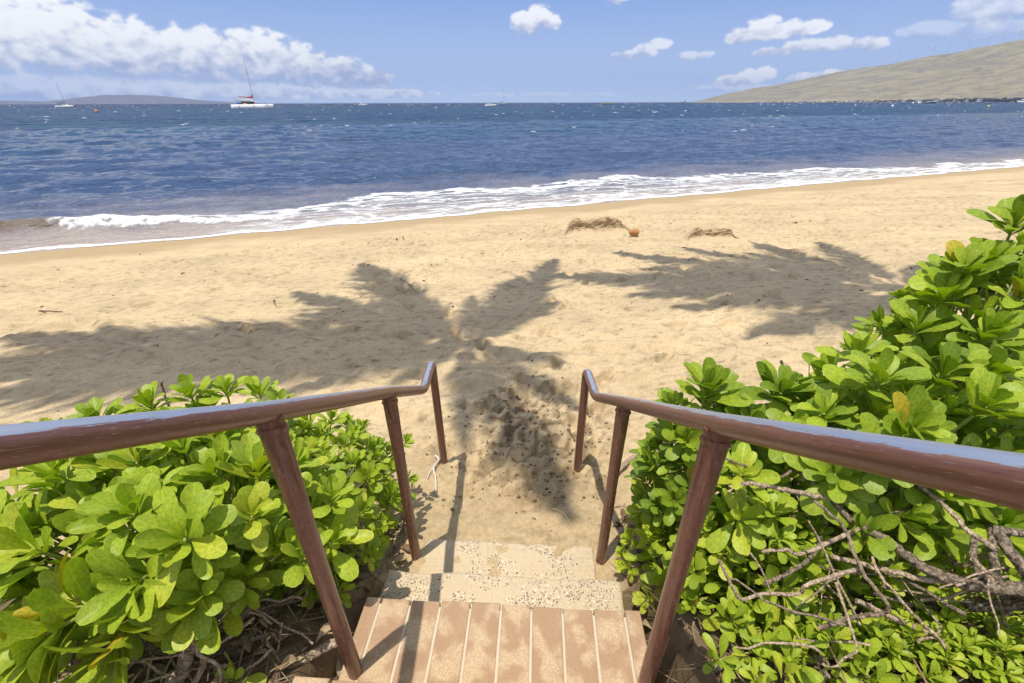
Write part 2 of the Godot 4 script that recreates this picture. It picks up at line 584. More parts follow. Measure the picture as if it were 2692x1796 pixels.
	mm.backlight_enabled = true
	mm.backlight = Color(0.7, 0.8, 0.35)
	mm.cull_mode = BaseMaterial3D.CULL_DISABLED
	M.leaf_many = mm
	M.stem = mat(lin(0.30, 0.34, 0.07), 0.55)
	# bark
	var bn := seamless(noise(81, 0.035, FastNoiseLite.TYPE_SIMPLEX_SMOOTH, 4), 256)
	for kind in 3:
		var bd := PackedByteArray(); bd.resize(256 * 256 * 3)
		var c0: Color = [Color(0.43, 0.37, 0.30), Color(0.58, 0.50, 0.42), Color(0.34, 0.305, 0.265)][kind]
		var c1: Color = [Color(0.68, 0.61, 0.54), Color(0.84, 0.76, 0.66), Color(0.68, 0.615, 0.53)][kind]
		for i in 256 * 256:
			var c := c0.lerp(c1, ss(0.3, 0.7, bn[i] / 255.0 + rng.randf_range(-0.08, 0.08)))
			bd[i * 3] = int(c.r * 255); bd[i * 3 + 1] = int(c.g * 255); bd[i * 3 + 2] = int(c.b * 255)
		var m := mat(Color.WHITE, 0.9, 0.25)
		m.albedo_texture = tex(Vector2i(256, 256), bd)
		m.uv1_triplanar = true
		m.uv1_scale = Vector3(9, 4, 9)
		m.heightmap_enabled = true
		m.heightmap_texture = noise_tex(noise(82, 0.06, FastNoiseLite.TYPE_SIMPLEX_SMOOTH, 4), 256)
		m.heightmap_scale = 0.8
		M[["bark", "pale_bark", "dark_bark"][kind]] = m
	M.trunk = M.bark
	M.frond = mat(lin(0.10, 0.17, 0.035), 0.5)
	M.frond.backlight_enabled = true
	M.frond.backlight = Color(0.3, 0.45, 0.1)
	M.frond.cull_mode = BaseMaterial3D.CULL_DISABLED
	M.white = mat(lin(0.80, 0.80, 0.78), 0.35)
	M.steel = mat(lin(0.55, 0.56, 0.57), 0.35)
	M.dark = mat(lin(0.03, 0.035, 0.045), 0.3)
	M.red = mat(lin(0.42, 0.06, 0.03), 0.7)
	M.blue = mat(lin(0.02, 0.08, 0.45), 0.6)
	M.tan = mat(lin(0.55, 0.36, 0.2), 0.7)
	M.navy = mat(lin(0.02, 0.03, 0.06), 0.4)
	M.grey = mat(lin(0.25, 0.27, 0.3), 0.6)
	M.olive = mat(lin(0.26, 0.22, 0.07), 0.7)
	M.dry = mat(lin(0.40, 0.30, 0.17), 0.85)
	M.straw = mat(lin(0.55, 0.42, 0.22), 0.8)
	M.litter = mat(Color.WHITE, 0.9, 0.2)
	M.litter.vertex_color_use_as_albedo = true
	M.litter.cull_mode = BaseMaterial3D.CULL_DISABLED

# ---------------------------------------------------------------- the beach
var sn1 := noise(101, 0.55)
var sn2 := noise(102, 1.5, FastNoiseLite.TYPE_SIMPLEX_SMOOTH, 3)
var sn3 := noise(103, 6.0, FastNoiseLite.TYPE_SIMPLEX_SMOOTH, 3)
var sc1 := cells(104, 3.1)
var sc2 := cells(105, 7.5)
var sn4 := noise(106, 0.18, FastNoiseLite.TYPE_SIMPLEX_SMOOTH, 2)

func inland(x: float, z: float) -> float:
	return x * 0.36 + (z + 14.6) * 0.933

func churn(x: float, z: float) -> float:   # the trodden, dug-over patch at the foot of the stairs
	var dx := x - 0.12
	var dz := z + 2.25
	return ss(0.95, 0.25, sqrt(dx * dx * 1.3 + dz * dz * 0.75) + 0.22 * sn1.get_noise_2d(x * 4.0, z * 4.0))

func bank(x: float, z: float) -> float:
	return maxf(0.0, z + 1.55 + 0.18 * sn4.get_noise_2d(x * 3.0, z)) * 0.55

func ground_y(x: float, z: float) -> float:
	var d := inland(x, z)
	var y := 0.0925 * d
	if d > 11.4: y -= 0.06 * (d - 11.4)
	if d < -8.0: y = -0.74
	y += 0.05 * sn4.get_noise_2d(x, z) * ss(1.0, 6.0, d)
	var b := bank(x, z)
	if b > 0.0: y = minf(y + b, 2.3)
	if z > -1.75 and z < 2.0:
		var u := (x - STAIR_O.x) * STAIR_R.x + (z - STAIR_O.z) * STAIR_R.z
		var f := (x - STAIR_O.x) * STAIR_F.x + (z - STAIR_O.z) * STAIR_F.z
		var m := ss(0.62, 0.5, absf(u + 0.0))
		if f < 0.235: y = lerpf(y, 0.8, m * ss(0.235, 0.215, f))      # under the steps
		else: y = lerpf(y, 1.134 - 0.035 * maxf(0.0, f - 0.5), m * ss(0.95, 0.5, f))
	return y

func sand_point(x: float, z: float) -> Vector3:
	var d := inland(x, z)
	var y := ground_y(x, z)
	var b := bank(x, z)
	var dry := ss(1.6, 3.6, d + 0.8 * sn4.get_noise_2d(x * 2.0, z * 2.0))
	var walk := ss(-3.4, -5.2, z + 1.2 * sn4.get_noise_2d(x + 40.0, z)) * dry
	var soft := (1.0 - ss(-3.6, -6.0, z)) * ss(-1.5, -2.3, z + 0.3 * absf(x))
	y += 0.006 * sn2.get_noise_2d(x, z) * dry
	# wind- and foot-softened ripples
	y += 0.050 * soft * sn2.get_noise_2d(x * 1.1 + 0.5 * sn1.get_noise_2d(x, z), z * 2.1)
	y += 0.026 * soft * absf(sn1.get_noise_2d(x * 3.0, z * 6.0)) + 0.030 * soft * sn1.get_noise_2d(x * 2.2 + 17.0, z * 4.6 + 0.8 * x)
	# footprints: bowls with crests between them
	if walk > 0.01:
		var c := sc1.get_noise_2d(x, z) + 1.0
		var pat := 0.06 + 0.94 * ss(-0.1, 0.5, sn1.get_noise_2d(x * 0.9 + 9.0, z * 0.9))
		y += walk * pat * (0.085 * (minf(c, 0.9) - 0.5) + 0.024 * sn3.get_noise_2d(x, z))
		y += walk * 0.020 * (sc2.get_noise_2d(x, z) + 0.5)
	var ch := churn(x, z)
	if ch > 0.01:
		y += ch * (0.075 * (sc2.get_noise_2d(x * 1.2, z * 1.2) + 0.45) + 0.050 * sn3.get_noise_2d(x * 1.8, z * 1.8))
	if b > 0.0:
		y += minf(b, 0.1) * 0.35 * sn3.get_noise_2d(x, z)
	y += footprint(x, z)
	y += 0.004 * sn3.get_noise_2d(x * 0.7, z * 0.7) * dry
	return Vector3(x, y, z)

var prints := {}

func make_prints() -> void:   # trails of footprints along the beach and to the stairs
	var r := RandomNumberGenerator.new()
	r.seed = 404
	var trails := [[Vector2(-12, -6.2), Vector2(-1, -10.6)], [Vector2(-1, -10.6), Vector2(12, -14.6)], [Vector2(-9, -5.2), Vector2(0.4, -4.0)], [Vector2(0.1, -2.4), Vector2(1.4, -9.0)], [Vector2(0.3, -2.6), Vector2(-3.2, -8.6)],
		[Vector2(0.5, -2.6), Vector2(6.0, -8.0)], [Vector2(-11, -7.4), Vector2(2.0, -11.2)], [Vector2(1.0, -5.5), Vector2(13.0, -11.5)], [Vector2(2.4, -9.0), Vector2(5.0, -7.2)], [Vector2(-6, -4.0), Vector2(-3.4, -7.8)], [Vector2(2.0, -11.8), Vector2(16.0, -16.6)]]
	for t in trails:
		var d: Vector2 = (t[1] - t[0]).normalized()
		var k := 0
		var s := 0.0
		while s < (t[1] - t[0]).length():
			var p: Vector2 = t[0] + d * s + d.orthogonal() * (0.11 if k % 2 else -0.11) + Vector2(r.randfn(0, 0.10), r.randfn(0, 0.10))
			var e := Vector3(d.angle() + r.randfn(0, 0.2), r.randf_range(0.8, 1.2), 0)
			for cx in range(-1, 2):
				for cz in range(-1, 2):
					var key := Vector2i(int(floor(p.x / 0.4)) + cx, int(floor(p.y / 0.4)) + cz)
					if not prints.has(key): prints[key] = []
					prints[key].append([p, e])
			s += r.randf_range(0.5, 0.72)
			k += 1

func footprint(x: float, z: float) -> float:
	var key := Vector2i(int(floor(x / 0.4)), int(floor(z / 0.4)))
	if not prints.has(key): return 0.0
	var y := 0.0
	for f: Array in prints[key]:
		var q: Vector2 = (Vector2(x, z) - f[0]).rotated(-f[1].x)
		var e: float = sqrt(pow(q.x / 0.15, 2.0) + pow(q.y / 0.065, 2.0)) / f[1].y
		if e < 1.9: y += -0.060 * ss(1.05, 0.55, e) + 0.022 * exp(-pow((e - 1.25) / 0.28, 2.0))
	return y

func sand_color(x: float, z: float, p: Vector3, _n: Vector3) -> Color:
	var d := inland(x, z)
	var n := sn2.get_noise_2d(x * 0.6, z * 0.9)
	var fl := sn3.get_noise_2d(x * 0.55, z * 1.5)
	var c := Color(0.665, 0.53, 0.34) * (1.0 + 0.10 * n - (0.20 * ss(0.05, 0.45, fl) + 0.35 * ss(0.30, 0.55, sn3.get_noise_2d(x * 1.1 + 30.0, z * 2.2))) * ss(1.5, 4.0, d) + 0.12 * sn4.get_noise_2d(x * 1.6, z * 4.0) + 0.06 * sn2.get_noise_2d(x * 0.25, z * 0.5))
	# damp band left by the swash, ragged upper edge
	var damp := ss(2.5, 1.3, d + 0.7 * sn1.get_noise_2d(x * 0.6, z * 0.6) + 0.25 * n)
	c = c.lerp(Color(0.47, 0.355, 0.215), damp * 0.85)
	c = c.lerp(Color(0.33, 0.25, 0.16), ss(0.25, -0.1, d + 0.1 * n))
	# damp, darker sand thrown up where it is dug over, with bits of weed in it
	var ch := churn(x, z)
	if ch > 0.0:
		var k := ss(-0.12, 0.22, sn3.get_noise_2d(x * 1.6, z * 1.6) + 0.25 * sn2.get_noise_2d(x * 2.0, z * 2.0))
		c = c.lerp(Color(0.15, 0.10, 0.06), ch * k * 0.82)
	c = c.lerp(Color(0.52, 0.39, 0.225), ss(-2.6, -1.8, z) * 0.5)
	# earth of the bank under the shrubs
	var b := bank(x, z)
	if b > 0.0:
		var u := (x - STAIR_O.x) * STAIR_R.x + (z - STAIR_O.z) * STAIR_R.z
		var e := ss(0.0, 0.25, b + 0.1 * sn3.get_noise_2d(x * 0.5, z * 0.5)) * ss(0.48, 0.6, absf(u))
		c = c.lerp(Color(0.23, 0.165, 0.105) * (1.0 + 0.4 * sn3.get_noise_2d(x, z)), e)
	return c

func build_sand() -> void:
	make_prints()
	var xs := steps([-60.0, -20.0, 2.5, -14.0, 0.4, -7.0, 0.07, -2.6, 0.04, 2.6, 0.026, 7.0, 0.05, 14.0, 0.09, 32.0, 0.3, 60.0, 2.5])
	var zs := steps([-60.0, -30.0, 3.0, -22.0, 0.3, -14.0, 0.10, -9.0, 0.065, -5.0, 0.045, -0.9, 0.026, 0.6, 0.06, 3.0, 0.3, 60.0, 5.0])
	var o := struct("beach_sand", grid(xs, zs, sand_point, sand_color), M.sand)
	o.set_meta("label", "golden sand beach sloping to the water, trodden with footprints")

# ---------------------------------------------------------------- the sea
var wn1 := noise(201, 0.16, FastNoiseLite.TYPE_SIMPLEX_SMOOTH, 2)
var wn2 := noise(202, 0.62, FastNoiseLite.TYPE_SIMPLEX_SMOOTH, 3)
var wn3 := noise(203, 0.035)
var fn1 := noise(204, 0.85, FastNoiseLite.TYPE_SIMPLEX_SMOOTH, 4)
var fn2 := noise(205, 2.6, FastNoiseLite.TYPE_SIMPLEX_SMOOTH, 3)
var fn3 := noise(206, 0.22)

func at_sea(s: float, q: float) -> Vector3:
	return SHORE_O + ALONG * s + OUT * q

func roller(s: float, q: float) -> float:   # the small wave that breaks on the left
	var line := lerpf(2.35, 1.35, ss(-15.0, -5.0, s)) + 0.12 * fn3.get_noise_1d(s * 4.0)
	var h := 0.28 * ss(-7.0, -12.5, s)
	var e := q - line
	return h * exp(-e * e / (0.10 if e < 0.0 else 0.55))

func water_y(s: float, q: float) -> float:
	var deep := ss(0.4, 7.0, q)
	var y := 0.03 + 0.018 * fn3.get_noise_2d(s * 2.2, 3.0)
	var ph := q * TAU / 6.5 + 2.2 * wn3.get_noise_2d(s, q) * 3.0 + wn1.get_noise_2d(s * 0.4, q * 0.5) * 1.5
	var swell := sin(ph)
	y += 0.15 * (swell + 0.35 * cos(2.0 * ph)) * ss(2.0, 12.0, q) * (0.5 + 0.5 * wn1.get_noise_2d(s * 0.35, q * 0.2))
	y += (0.025 + 0.10 * deep) * wn1.get_noise_2d(s * 1.2 + 0.3 * q, q * 2.4) * ss(-0.2, 2.0, q)
	y += (0.014 + 0.055 * deep) * wn2.get_noise_2d(s * 0.75 + 0.4 * q, q * 1.5) * ss(0.0, 1.5, q)
	y += roller(s, q)
	return y

func sea_color(s: float, q: float) -> Color:
	# turbid with stirred-up sand at the edge, then blue, bluer and greener farther out
	var n := wn3.get_noise_2d(s * 0.5, q * 1.2)
	var m := fn1.get_noise_2d(s * 0.25, q * 0.5)
	var c := Color(0.40, 0.345, 0.31)
	c = c.lerp(Color(0.185, 0.18, 0.215), ss(0.2, 3.0, q + m))
	c = c.lerp(Color(0.17, 0.135, 0.10), ss(-11.8, -12.8, s) * ss(1.7, 2.1, q) * ss(2.9, 2.3, q))
	c = c.lerp(Color(0.032, 0.064, 0.145), ss(2.0, 9.0, q + 3.0 * m))
	c = c.lerp(Color(0.004, 0.042, 0.112), ss(12.0, 55.0, q + 14.0 * n))
	c = c.lerp(Color(0.010, 0.072, 0.112), ss(0.0, 0.6, n) * ss(25.0, 60.0, q) * 0.6)
	c = c.lerp(Color(0.002, 0.016, 0.062), ss(250.0, 900.0, q))
	return c

func foam_amount(s: float, q: float) -> float:
	# rim of the swash
	var rim := -0.30 + 0.22 * fn3.get_noise_2d(s * 2.2, 3.0) + 0.05 * fn1.get_noise_2d(s * 2.0, 9.0)
	var e := q - rim
	var f := 1.3 * exp(-e * e / 0.018) - 0.15
	if e < -0.1: return f
	# reach of the foam out to sea, from left to right along the shore
	var reach := lerpf(0.3, 2.3, ss(-15.0, -8.5, s))
	reach = lerpf(reach, 4.3, ss(-8.0, -4.0, s))
	reach = lerpf(reach, 3.3, ss(6.0, 14.0, s))
	reach = lerpf(reach, 1.5, ss(15.0, 24.0, s))
	reach += 0.9 * fn3.get_noise_2d(s * 0.9, 40.0) + 0.35 * fn1.get_noise_2d(s, 60.0)
	var inside := ss(reach + 0.25, reach - 0.35, q)
	var lace := 1.0 - 2.6 * absf(fn1.get_noise_2d(s * 0.45 + 0.3 * fn3.get_noise_2d(s * 2.0, q * 4.0), q * 1.9))
	var fine := 1.0 - 2.2 * absf(fn2.get_noise_2d(s * 0.35, q * 1.2))
	var front := exp(-pow((q - reach + 0.45) / 0.55, 2.0))
	var k := 0.50 * lace + 0.20 * fine + 0.62 * front * (0.55 + 1.1 * fn1.get_noise_2d(s * 1.4 + 30.0, q * 1.4)) - 0.10
	k += 0.50 * exp(-e * e / 0.4) * (0.5 + fn1.get_noise_2d(s * 0.8, q * 3.0))
	k *= ss(-10.5, -5.0, s + 0.8 * q)
	f = maxf(f, k * inside)
	# the left breaker: solid foam on its face
	var line := lerpf(2.35, 1.35, ss(-15.0, -5.0, s)) + 0.12 * fn3.get_noise_1d(s * 4.0)
	var face := exp(-pow((q - line + 0.14 + 0.15 * fn1.get_noise_1d(s * 2.5)) / 0.24, 2.0)) * ss(-13.6, -11.6, s + 0.8 * (q - line)) * ss(-4.5, -9.0, s)
	return maxf(f, face * (1.05 + 1.1 * fn2.get_noise_2d(s * 1.2, q * 2.0)) - 0.12)

func build_sea() -> void:
	var put := func(s: float, q: float) -> Vector3:
		var p := at_sea(s, q)
		p.y = water_y(s, q)
		return p
	var tint := func(s: float, q: float, _p: Vector3, _n: Vector3) -> Color: return sea_color(s, q)
	var qs := PackedFloat32Array()
	var q := -1.2
	while q < 70.0:
		qs.append(q)
		q += 0.075 + maxf(0.0, q) * 0.012
	qs.append(70.0)
	var near := struct("sea", grid(steps([-120.0, -60.0, 1.5, -26.0, 0.5, -18.0, 0.22, 34.0, 0.16, 50.0, 0.3, 130.0, 0.8, 260.0, 1.6]), qs, put, tint), M.water)
	near.set_meta("label", "turbid blue water rolling in along the beach")
	# farther out: longer waves on a wider grid, down to the horizon
	var far_put := func(s: float, qq: float) -> Vector3:
		var p := at_sea(s, qq)
		var k := ss(70.0, 90.0, qq)
		p.y = lerpf(-0.12, 0.0, ss(70.0, 74.0, qq)) + 0.16 * k * wn1.get_noise_2d(s * 0.35, qq * 0.9) + 0.12 * k * wn3.get_noise_2d(s * 1.6, qq * 4.0)
		return p
	var fq := PackedFloat32Array()
	q = 66.0
	while q < 1500.0:
		fq.append(q)
		q += 0.8 + (q - 66.0) * 0.022
	fq.append(1500.0)
	var fs := PackedFloat32Array()
	var x := -1800.0
	while x < 2600.0:
		fs.append(x)
		x += 1.6 + absf(x - 40.0) * 0.012
	struct("open_sea", grid(fs, fq, far_put, tint), M.far_water)
	var plain := func(s: float, qq: float) -> Vector3:
		var p := at_sea(s, qq)
		p.y = -0.35
		return p
	struct("distant_sea", grid(steps([-13000.0, 13600.0, 1360.0]), steps([-200.0, 200.0, 200.0, 1400.0, 600.0, 13600.0, 1220.0]), plain, tint), M.far_water)
	# foam, a thin lumpy layer afloat on the water; it shows where it stands above the surface
	var fo := func(s: float, qq: float) -> Vector3:
		var p := at_sea(s, qq)
		var f := foam_amount(s, qq) - 0.34
		p.y = maxf(water_y(s, qq), ground_y(p.x, p.z) + 0.004) + 0.006 + maxf(0.0, f) * (0.035 + 0.025 * fn2.get_noise_2d(s * 4.0, qq * 4.0))
		return p
	var keep := func(s: float, qq: float) -> bool: return foam_amount(s, qq) > 0.06
	# thin foam is sparse bubbles: the vertex alpha is the share of the water they cover
	var cover := func(s: float, qq: float, _p: Vector3, _n: Vector3) -> Color: return Color(1, 1, 1, 0.88 * ss(0.10, 0.62, foam_amount(s, qq) + 0.22 * fn2.get_noise_2d(s * 2.2, qq * 4.5)))
	var foam := node("sea_foam", grid(steps([-22.0, -15.0, 0.07, 16.0, 0.045, 40.0, 0.08]), steps([-0.8, 0.6, 0.03, 5.4, 0.045]), fo, cover, keep), M.bubbles)
	tag(foam, "white lacy foam of the swash along the water's edge", "foam", "", "stuff")
	# whitecaps: small broken crests out at sea
	var cap := st_new()
	for k in 9:
		var a := TAU * k / 9.0
		var b := TAU * (k + 1) / 9.0
		var ra := 0.7 + 0.3 * sin(k * 2.3)
		var rb := 0.7 + 0.3 * sin(((k + 1) % 9) * 2.3)
		cap.add_vertex(Vector3(0, 0.22, 0)); cap.add_vertex(Vector3(cos(a) * ra, 0, sin(a) * 0.4 * ra)); cap.add_vertex(Vector3(cos(b) * rb, 0, sin(b) * 0.4 * rb))
	var mmi := MultiMeshInstance3D.new()
	mmi.name = "whitecaps"
	var mm := MultiMesh.new()
	mm.transform_format = MultiMesh.TRANSFORM_3D
	mm.mesh = done(cap)
	mm.instance_count = 720
	for i in 720:
		var dist := 55.0 + 1350.0 * pow(rng.randf(), 1.5)
		var across := rng.randf_range(-1.2, 1.25) * dist
		var p := Vector3(across, 0.02, -dist)
		var sz := rng.randf_range(0.25, 0.6) * (0.6 + dist / 300.0)
		mm.set_instance_transform(i, Transform3D(Basis(Vector3.UP, rng.randf_range(-0.5, 0.5)).scaled(Vector3(sz * rng.randf_range(0.8, 2.2), sz * rng.randf_range(0.4, 0.8), sz)), p))
	mmi.multimesh = mm
	mmi.material_override = M.foam
	add_child(mmi)
	tag(mmi, "scattered little whitecaps out on the open sea", "whitecaps", "", "stuff")

# ---------------------------------------------------------------- hills, island, far shore
func table(t: Array, x: float) -> float:
	for i in t.size() - 1:
		if x <= t[i + 1][0]:
			return lerpf(t[i][1], t[i + 1][1], clampf((x - t[i][0]) / (t[i + 1][0] - t[i][0]), 0.0, 1.0))
	return t[-1][1]

const RIDGE := [[19.9, 0.0], [20.6, 0.12], [22.9, 0.71], [25.8, 1.27], [29.1, 1.76], [31.5, 2.3], [33.5, 2.64], [37.1, 3.14], [39.6, 3.54], [41.8, 3.89], [44.2, 4.27], [50, 5.2], [58, 6.2], [70, 7.0]]
const RIDGE_FAR := [[19.9, 8600.0], [30, 7600.0], [44, 6800.0], [70, 6400.0]]
const SHORE_FAR := [[19.9, 8500.0], [30, 6400.0], [44, 4900.0], [70, 4000.0]]

func hill_point(az: float, t: float) -> Vector3:   # t: 0 at the far shore, 1 on the ridge
	var r0 := table(SHORE_FAR, az)
	var r1 := table(RIDGE_FAR, az)
	var r := lerpf(r0, r1, t)
	var top := tan(deg_to_rad(table(RIDGE, az))) * r1
	var n := hn1.get_noise_2d(az * 3.0 + t * 10.0, t * 16.0 - az * 0.9)
	var g := 1.0 - absf(hn2.get_noise_2d(az * 0.62 + t * 5.0, t * 34.0 - az * 0.75)) * 2.0
	var h := top * pow(t, 1.08) if t <= 1.0 else top * (1.0 - (t - 1.0) * 1.2)
	var m := ss(0.0, 0.12, t) * (ss(1.08, 0.9, t) if t < 1.08 else 0.0)
	h += top * m * (0.014 * n - 0.030 * ss(0.35, 0.95, g) + 0.05 * hn2.get_noise_2d(az * 0.9 + 40.0, t * 4.0 - az * 0.2))
	h += top * 0.012 * hn2.get_noise_1d(az * 12.0) * ss(0.9, 1.0, t)
	var a := deg_to_rad(az)
	return Vector3(sin(a) * r, h + 3.0 * ss(0.0, 0.02, t) - 0.5, -cos(a) * r)

var hn1 := noise(301, 0.30, FastNoiseLite.TYPE_SIMPLEX_SMOOTH, 5)
var hn2 := noise(302, 0.22, FastNoiseLite.TYPE_SIMPLEX_SMOOTH, 4)
var hn3 := noise(303, 0.9, FastNoiseLite.TYPE_SIMPLEX_SMOOTH, 4)

func build_hills() -> void:
	var tint := func(az: float, t: float, _p: Vector3, _n: Vector3) -> Color:
		var n := hn3.get_noise_2d(az * 0.45 + t * 4.0, t * 30.0 - az * 0.7)
		var g := 1.0 - absf(hn2.get_noise_2d(az * 0.62 + t * 5.0, t * 34.0 - az * 0.75)) * 2.0
		var c := Color(0.29, 0.255, 0.16) * (1.0 + 0.16 * n)
		c = c.lerp(Color(0.17, 0.15, 0.125), ss(0.50, 0.95, g + 0.2 * n) * 0.65)     # scrub in the gullies
		c = c.lerp(Color(0.23, 0.195, 0.155), ss(0.2, 0.55, hn1.get_noise_2d(az * 1.3 + t * 6.0, t * 60.0 - az * 1.4)) * 0.6)
		c = c.lerp(Color(0.52, 0.41, 0.26), ss(0.10, 0.02, t) * 0.6)
		return c
	var hill := mat(Color.WHITE, 0.95, 0.1)
	hill.vertex_color_use_as_albedo = true
	M.hill = hill
	var azs := steps([19.9, 46.0, 0.07, 70.0, 0.4])
	var ts := steps([0.0, 1.06, 0.012, 1.5, 0.1])
	var o := struct("hill", grid(azs, ts, hill_point, tint), hill)
	o.set_meta("label", "dry grassy mountain slope across the bay")
	# island, hazy on the left
	var prof := [[-47.0, 0.0], [-44.0, 0.09], [-41.75, 0.42], [-39.3, 0.80], [-37.2, 0.84], [-34.9, 0.74], [-32.3, 0.38], [-29.5, 0.18], [-26.7, 0.04], [-25.0, 0.0]]
	var isle := func(az: float, t: float) -> Vector3:
		var r := 11600.0 + 1900.0 * t
		var a := deg_to_rad(az)
		var h := tan(deg_to_rad(table(prof, az))) * 12650.0 * (pow(t, 0.8) if t <= 0.55 else pow(0.55, 0.8) * (1.55 - t))
		h *= 1.4 * (1.0 + 0.06 * hn1.get_noise_2d(az * 3.0, t * 6.0))
		return Vector3(sin(a) * r, h - 1.0, -cos(a) * r)
	var itint := func(az: float, t: float, _p: Vector3, _n: Vector3) -> Color:
		return Color(0.16, 0.15, 0.17) * (1.0 + 0.3 * hn3.get_noise_2d(az * 2.0, t * 9.0))
	var i := struct("island", grid(steps([-47.0, -25.0, 0.2]), steps([0.0, 1.5, 0.05]), isle, itint), hill)
	i.set_meta("label", "low island on the horizon behind the left boats")
	var far_isle := func(az: float, t: float) -> Vector3:
		var a := deg_to_rad(az)
		var r := 12200.0 + 1000.0 * t
		return Vector3(sin(a) * r, 62.0 * ss(-58.0, -50.0, az) * ss(-36.0, -47.0, az) * sin(t * PI) - 1.0, -cos(a) * r)
	struct("far_island", grid(steps([-58.0, -36.0, 0.4]), steps([0.0, 1.0, 0.1]), far_isle, itint), hill)
	# wind turbines along the ridge: azimuth, hub above the ridge in metres, blade turn
	var row := [[29.6, 105.0, 0.3], [31.4, 95.0, 1.2], [32.7, 92.0, 0.7], [34.4, 96.0, 0.1], [35.8, 98.0, 1.7], [36.8, 98.0, 0.9], [38.0, 96.0, 0.5], [39.05, 98.0, 1.4], [39.9, 104.0, 0.2], [41.15, 104.0, 1.0], [42.2, 100.0, 1.8], [43.05, 98.0, 0.6], [43.9, 96.0, 1.3]]
	var tower := Geo.new()
	tower.tube(PackedVector3Array([Vector3(0, -25, 0), Vector3(0, 60, 0)]), PackedFloat32Array([2.6, 1.6]), 7)
	var nac := Geo.new()
	nac.tube(PackedVector3Array([Vector3(0, 61, -4), Vector3(0, 61, 5), Vector3(0, 61, 6.5)]), PackedFloat32Array([2.0, 2.0, 0.8]), 6)
	var bl := Geo.new()
	bl.tube(PackedVector3Array([Vector3(0, 0, 0), Vector3(0, 5, 0), Vector3(0, 16, 0), Vector3(0, 34, 0)]), PackedFloat32Array([1.0, 1.6, 1.2, 0.35]), 5, true, PackedVector2Array([Vector2(1, 1), Vector2(0.5, 1), Vector2(0.4, 1), Vector2(0.4, 1)]))
	var tm := tower.mesh()
	var nm := nac.mesh()
	var bm := bl.mesh()
	for k in row.size():
		var p := hill_point(row[k][0], 1.0)
		var where: String = ["lowest on the slope, beside a small white cloud", "second up from the sea", "third up from the sea", "fourth up from the sea", "fifth up from the sea", "sixth up from the sea", "seventh up from the sea, midway along the row", "eighth up from the sea", "ninth up from the sea", "fourth from the top of the row", "third from the top of the row", "second from the top of the row", "topmost, where the ridge leaves the picture"][k]
		var t := thing("wind_turbine" if k == 0 else "wind_turbine_%03d" % k, "white wind turbine on the mountain ridge, " + where, "wind turbine", p, "wind turbines along the ridge")
		t.scale = Vector3.ONE * (row[k][1] / 72.0)
		t.rotation.y = -deg_to_rad(row[k][0]) + 0.4
		node("tower", tm, M.white, t)
		node("nacelle", nm, M.white, t)
		for b in 3:
			var o2 := node("blade", bm, M.white, t, Vector3(0, 61, 7))
			o2.rotation.z = row[k][2] + b * TAU / 3.0
	# trees and low white buildings strung along the far shore
	var clump := st_new()
	for k in 26:
		var a := rng.randf() * TAU
		var c := Vector3(cos(a) * rng.randf() * 6.0, 2.0 + rng.randf() * 6.0, sin(a) * rng.randf() * 6.0)
		for q in 3:
			clump.add_vertex(c + Vector3(rng.randf_range(-3, 3), rng.randf_range(-2, 3), rng.randf_range(-3, 3)))
	var mmi := MultiMeshInstance3D.new()
	mmi.name = "shore_trees"
	var mm := MultiMesh.new()
	mm.transform_format = MultiMesh.TRANSFORM_3D
	mm.mesh = done(clump, false)
	mm.instance_count = 700
	for k in 700:
		var az := 24.0 + 24.0 * sqrt(rng.randf())
		var p := hill_point(az, rng.randf_range(0.003, 0.02))
		var big := rng.randf_range(0.5, 1.4) * lerpf(0.8, 1.5, ss(34.0, 44.0, az))
		mm.set_instance_transform(k, Transform3D(Basis(Vector3.UP, rng.randf() * TAU).scaled(Vector3(1.5, 1.0, 1.5) * big), p))
	mmi.multimesh = mm
	mmi.material_override = mat(lin(0.10, 0.095, 0.07), 0.9, 0.1)
	add_child(mmi)
	tag(mmi, "dark trees in a belt along the far shore", "trees", "", "stuff")
	for k in 9:
		var az: float = [26.2, 30.4, 34.6, 38.4, 39.6, 40.8, 41.9, 42.8, 43.6][k]
		var p := hill_point(az, 0.012)
		var wide := 26.0 + 9.0 * (k % 3)
		var t := thing("shore_building" if k == 0 else "shore_building_%03d" % k, ["small white building alone under the low end of the mountain slope", "white building a third of the way along the far shore", "white building at the middle of the far shore", "white building just left of the moored catamaran", "white building behind the moored catamaran", "white building behind the black-hulled boat", "white building left of the yellow-green buoy", "white building above the yellow-green buoy", "last white building before the right edge of the picture"][k], "building", p, "white buildings along the far shore")
		t.rotation.y = -deg_to_rad(az)
		var g := Geo.new()
		g.box(Vector3(-wide, -4, -7), Vector3(wide, 8.0, 7))
		node("wall", g.mesh(), M.white, t)
		var rf := Geo.new()
		rf.quad(Vector3(-wide - 1, 8, 8), Vector3(wide + 1, 8, 8), Vector3(wide - 3, 12, 0), Vector3(-wide + 3, 12, 0))
		rf.quad(Vector3(wide + 1, 8, -8), Vector3(-wide - 1, 8, -8), Vector3(-wide + 3, 12, 0), Vector3(wide - 3, 12, 0))
		rf.quad(Vector3(-wide - 1, 8, -8), Vector3(-wide - 1, 8, 8), Vector3(-wide + 3, 12, 0), Vector3(-wide + 3, 12.01, 0))
		rf.quad(Vector3(wide + 1, 8, 8), Vector3(wide + 1, 8, -8), Vector3(wide - 3, 12.01, 0), Vector3(wide - 3, 12, 0))
		node("roof", rf.mesh(), M.grey, t)

# ---------------------------------------------------------------- stairs
func at_stair(u: float, y: float, f: float) -> Vector3:
	return STAIR_O + STAIR_R * u + STAIR_F * f + Vector3(0, y, 0)

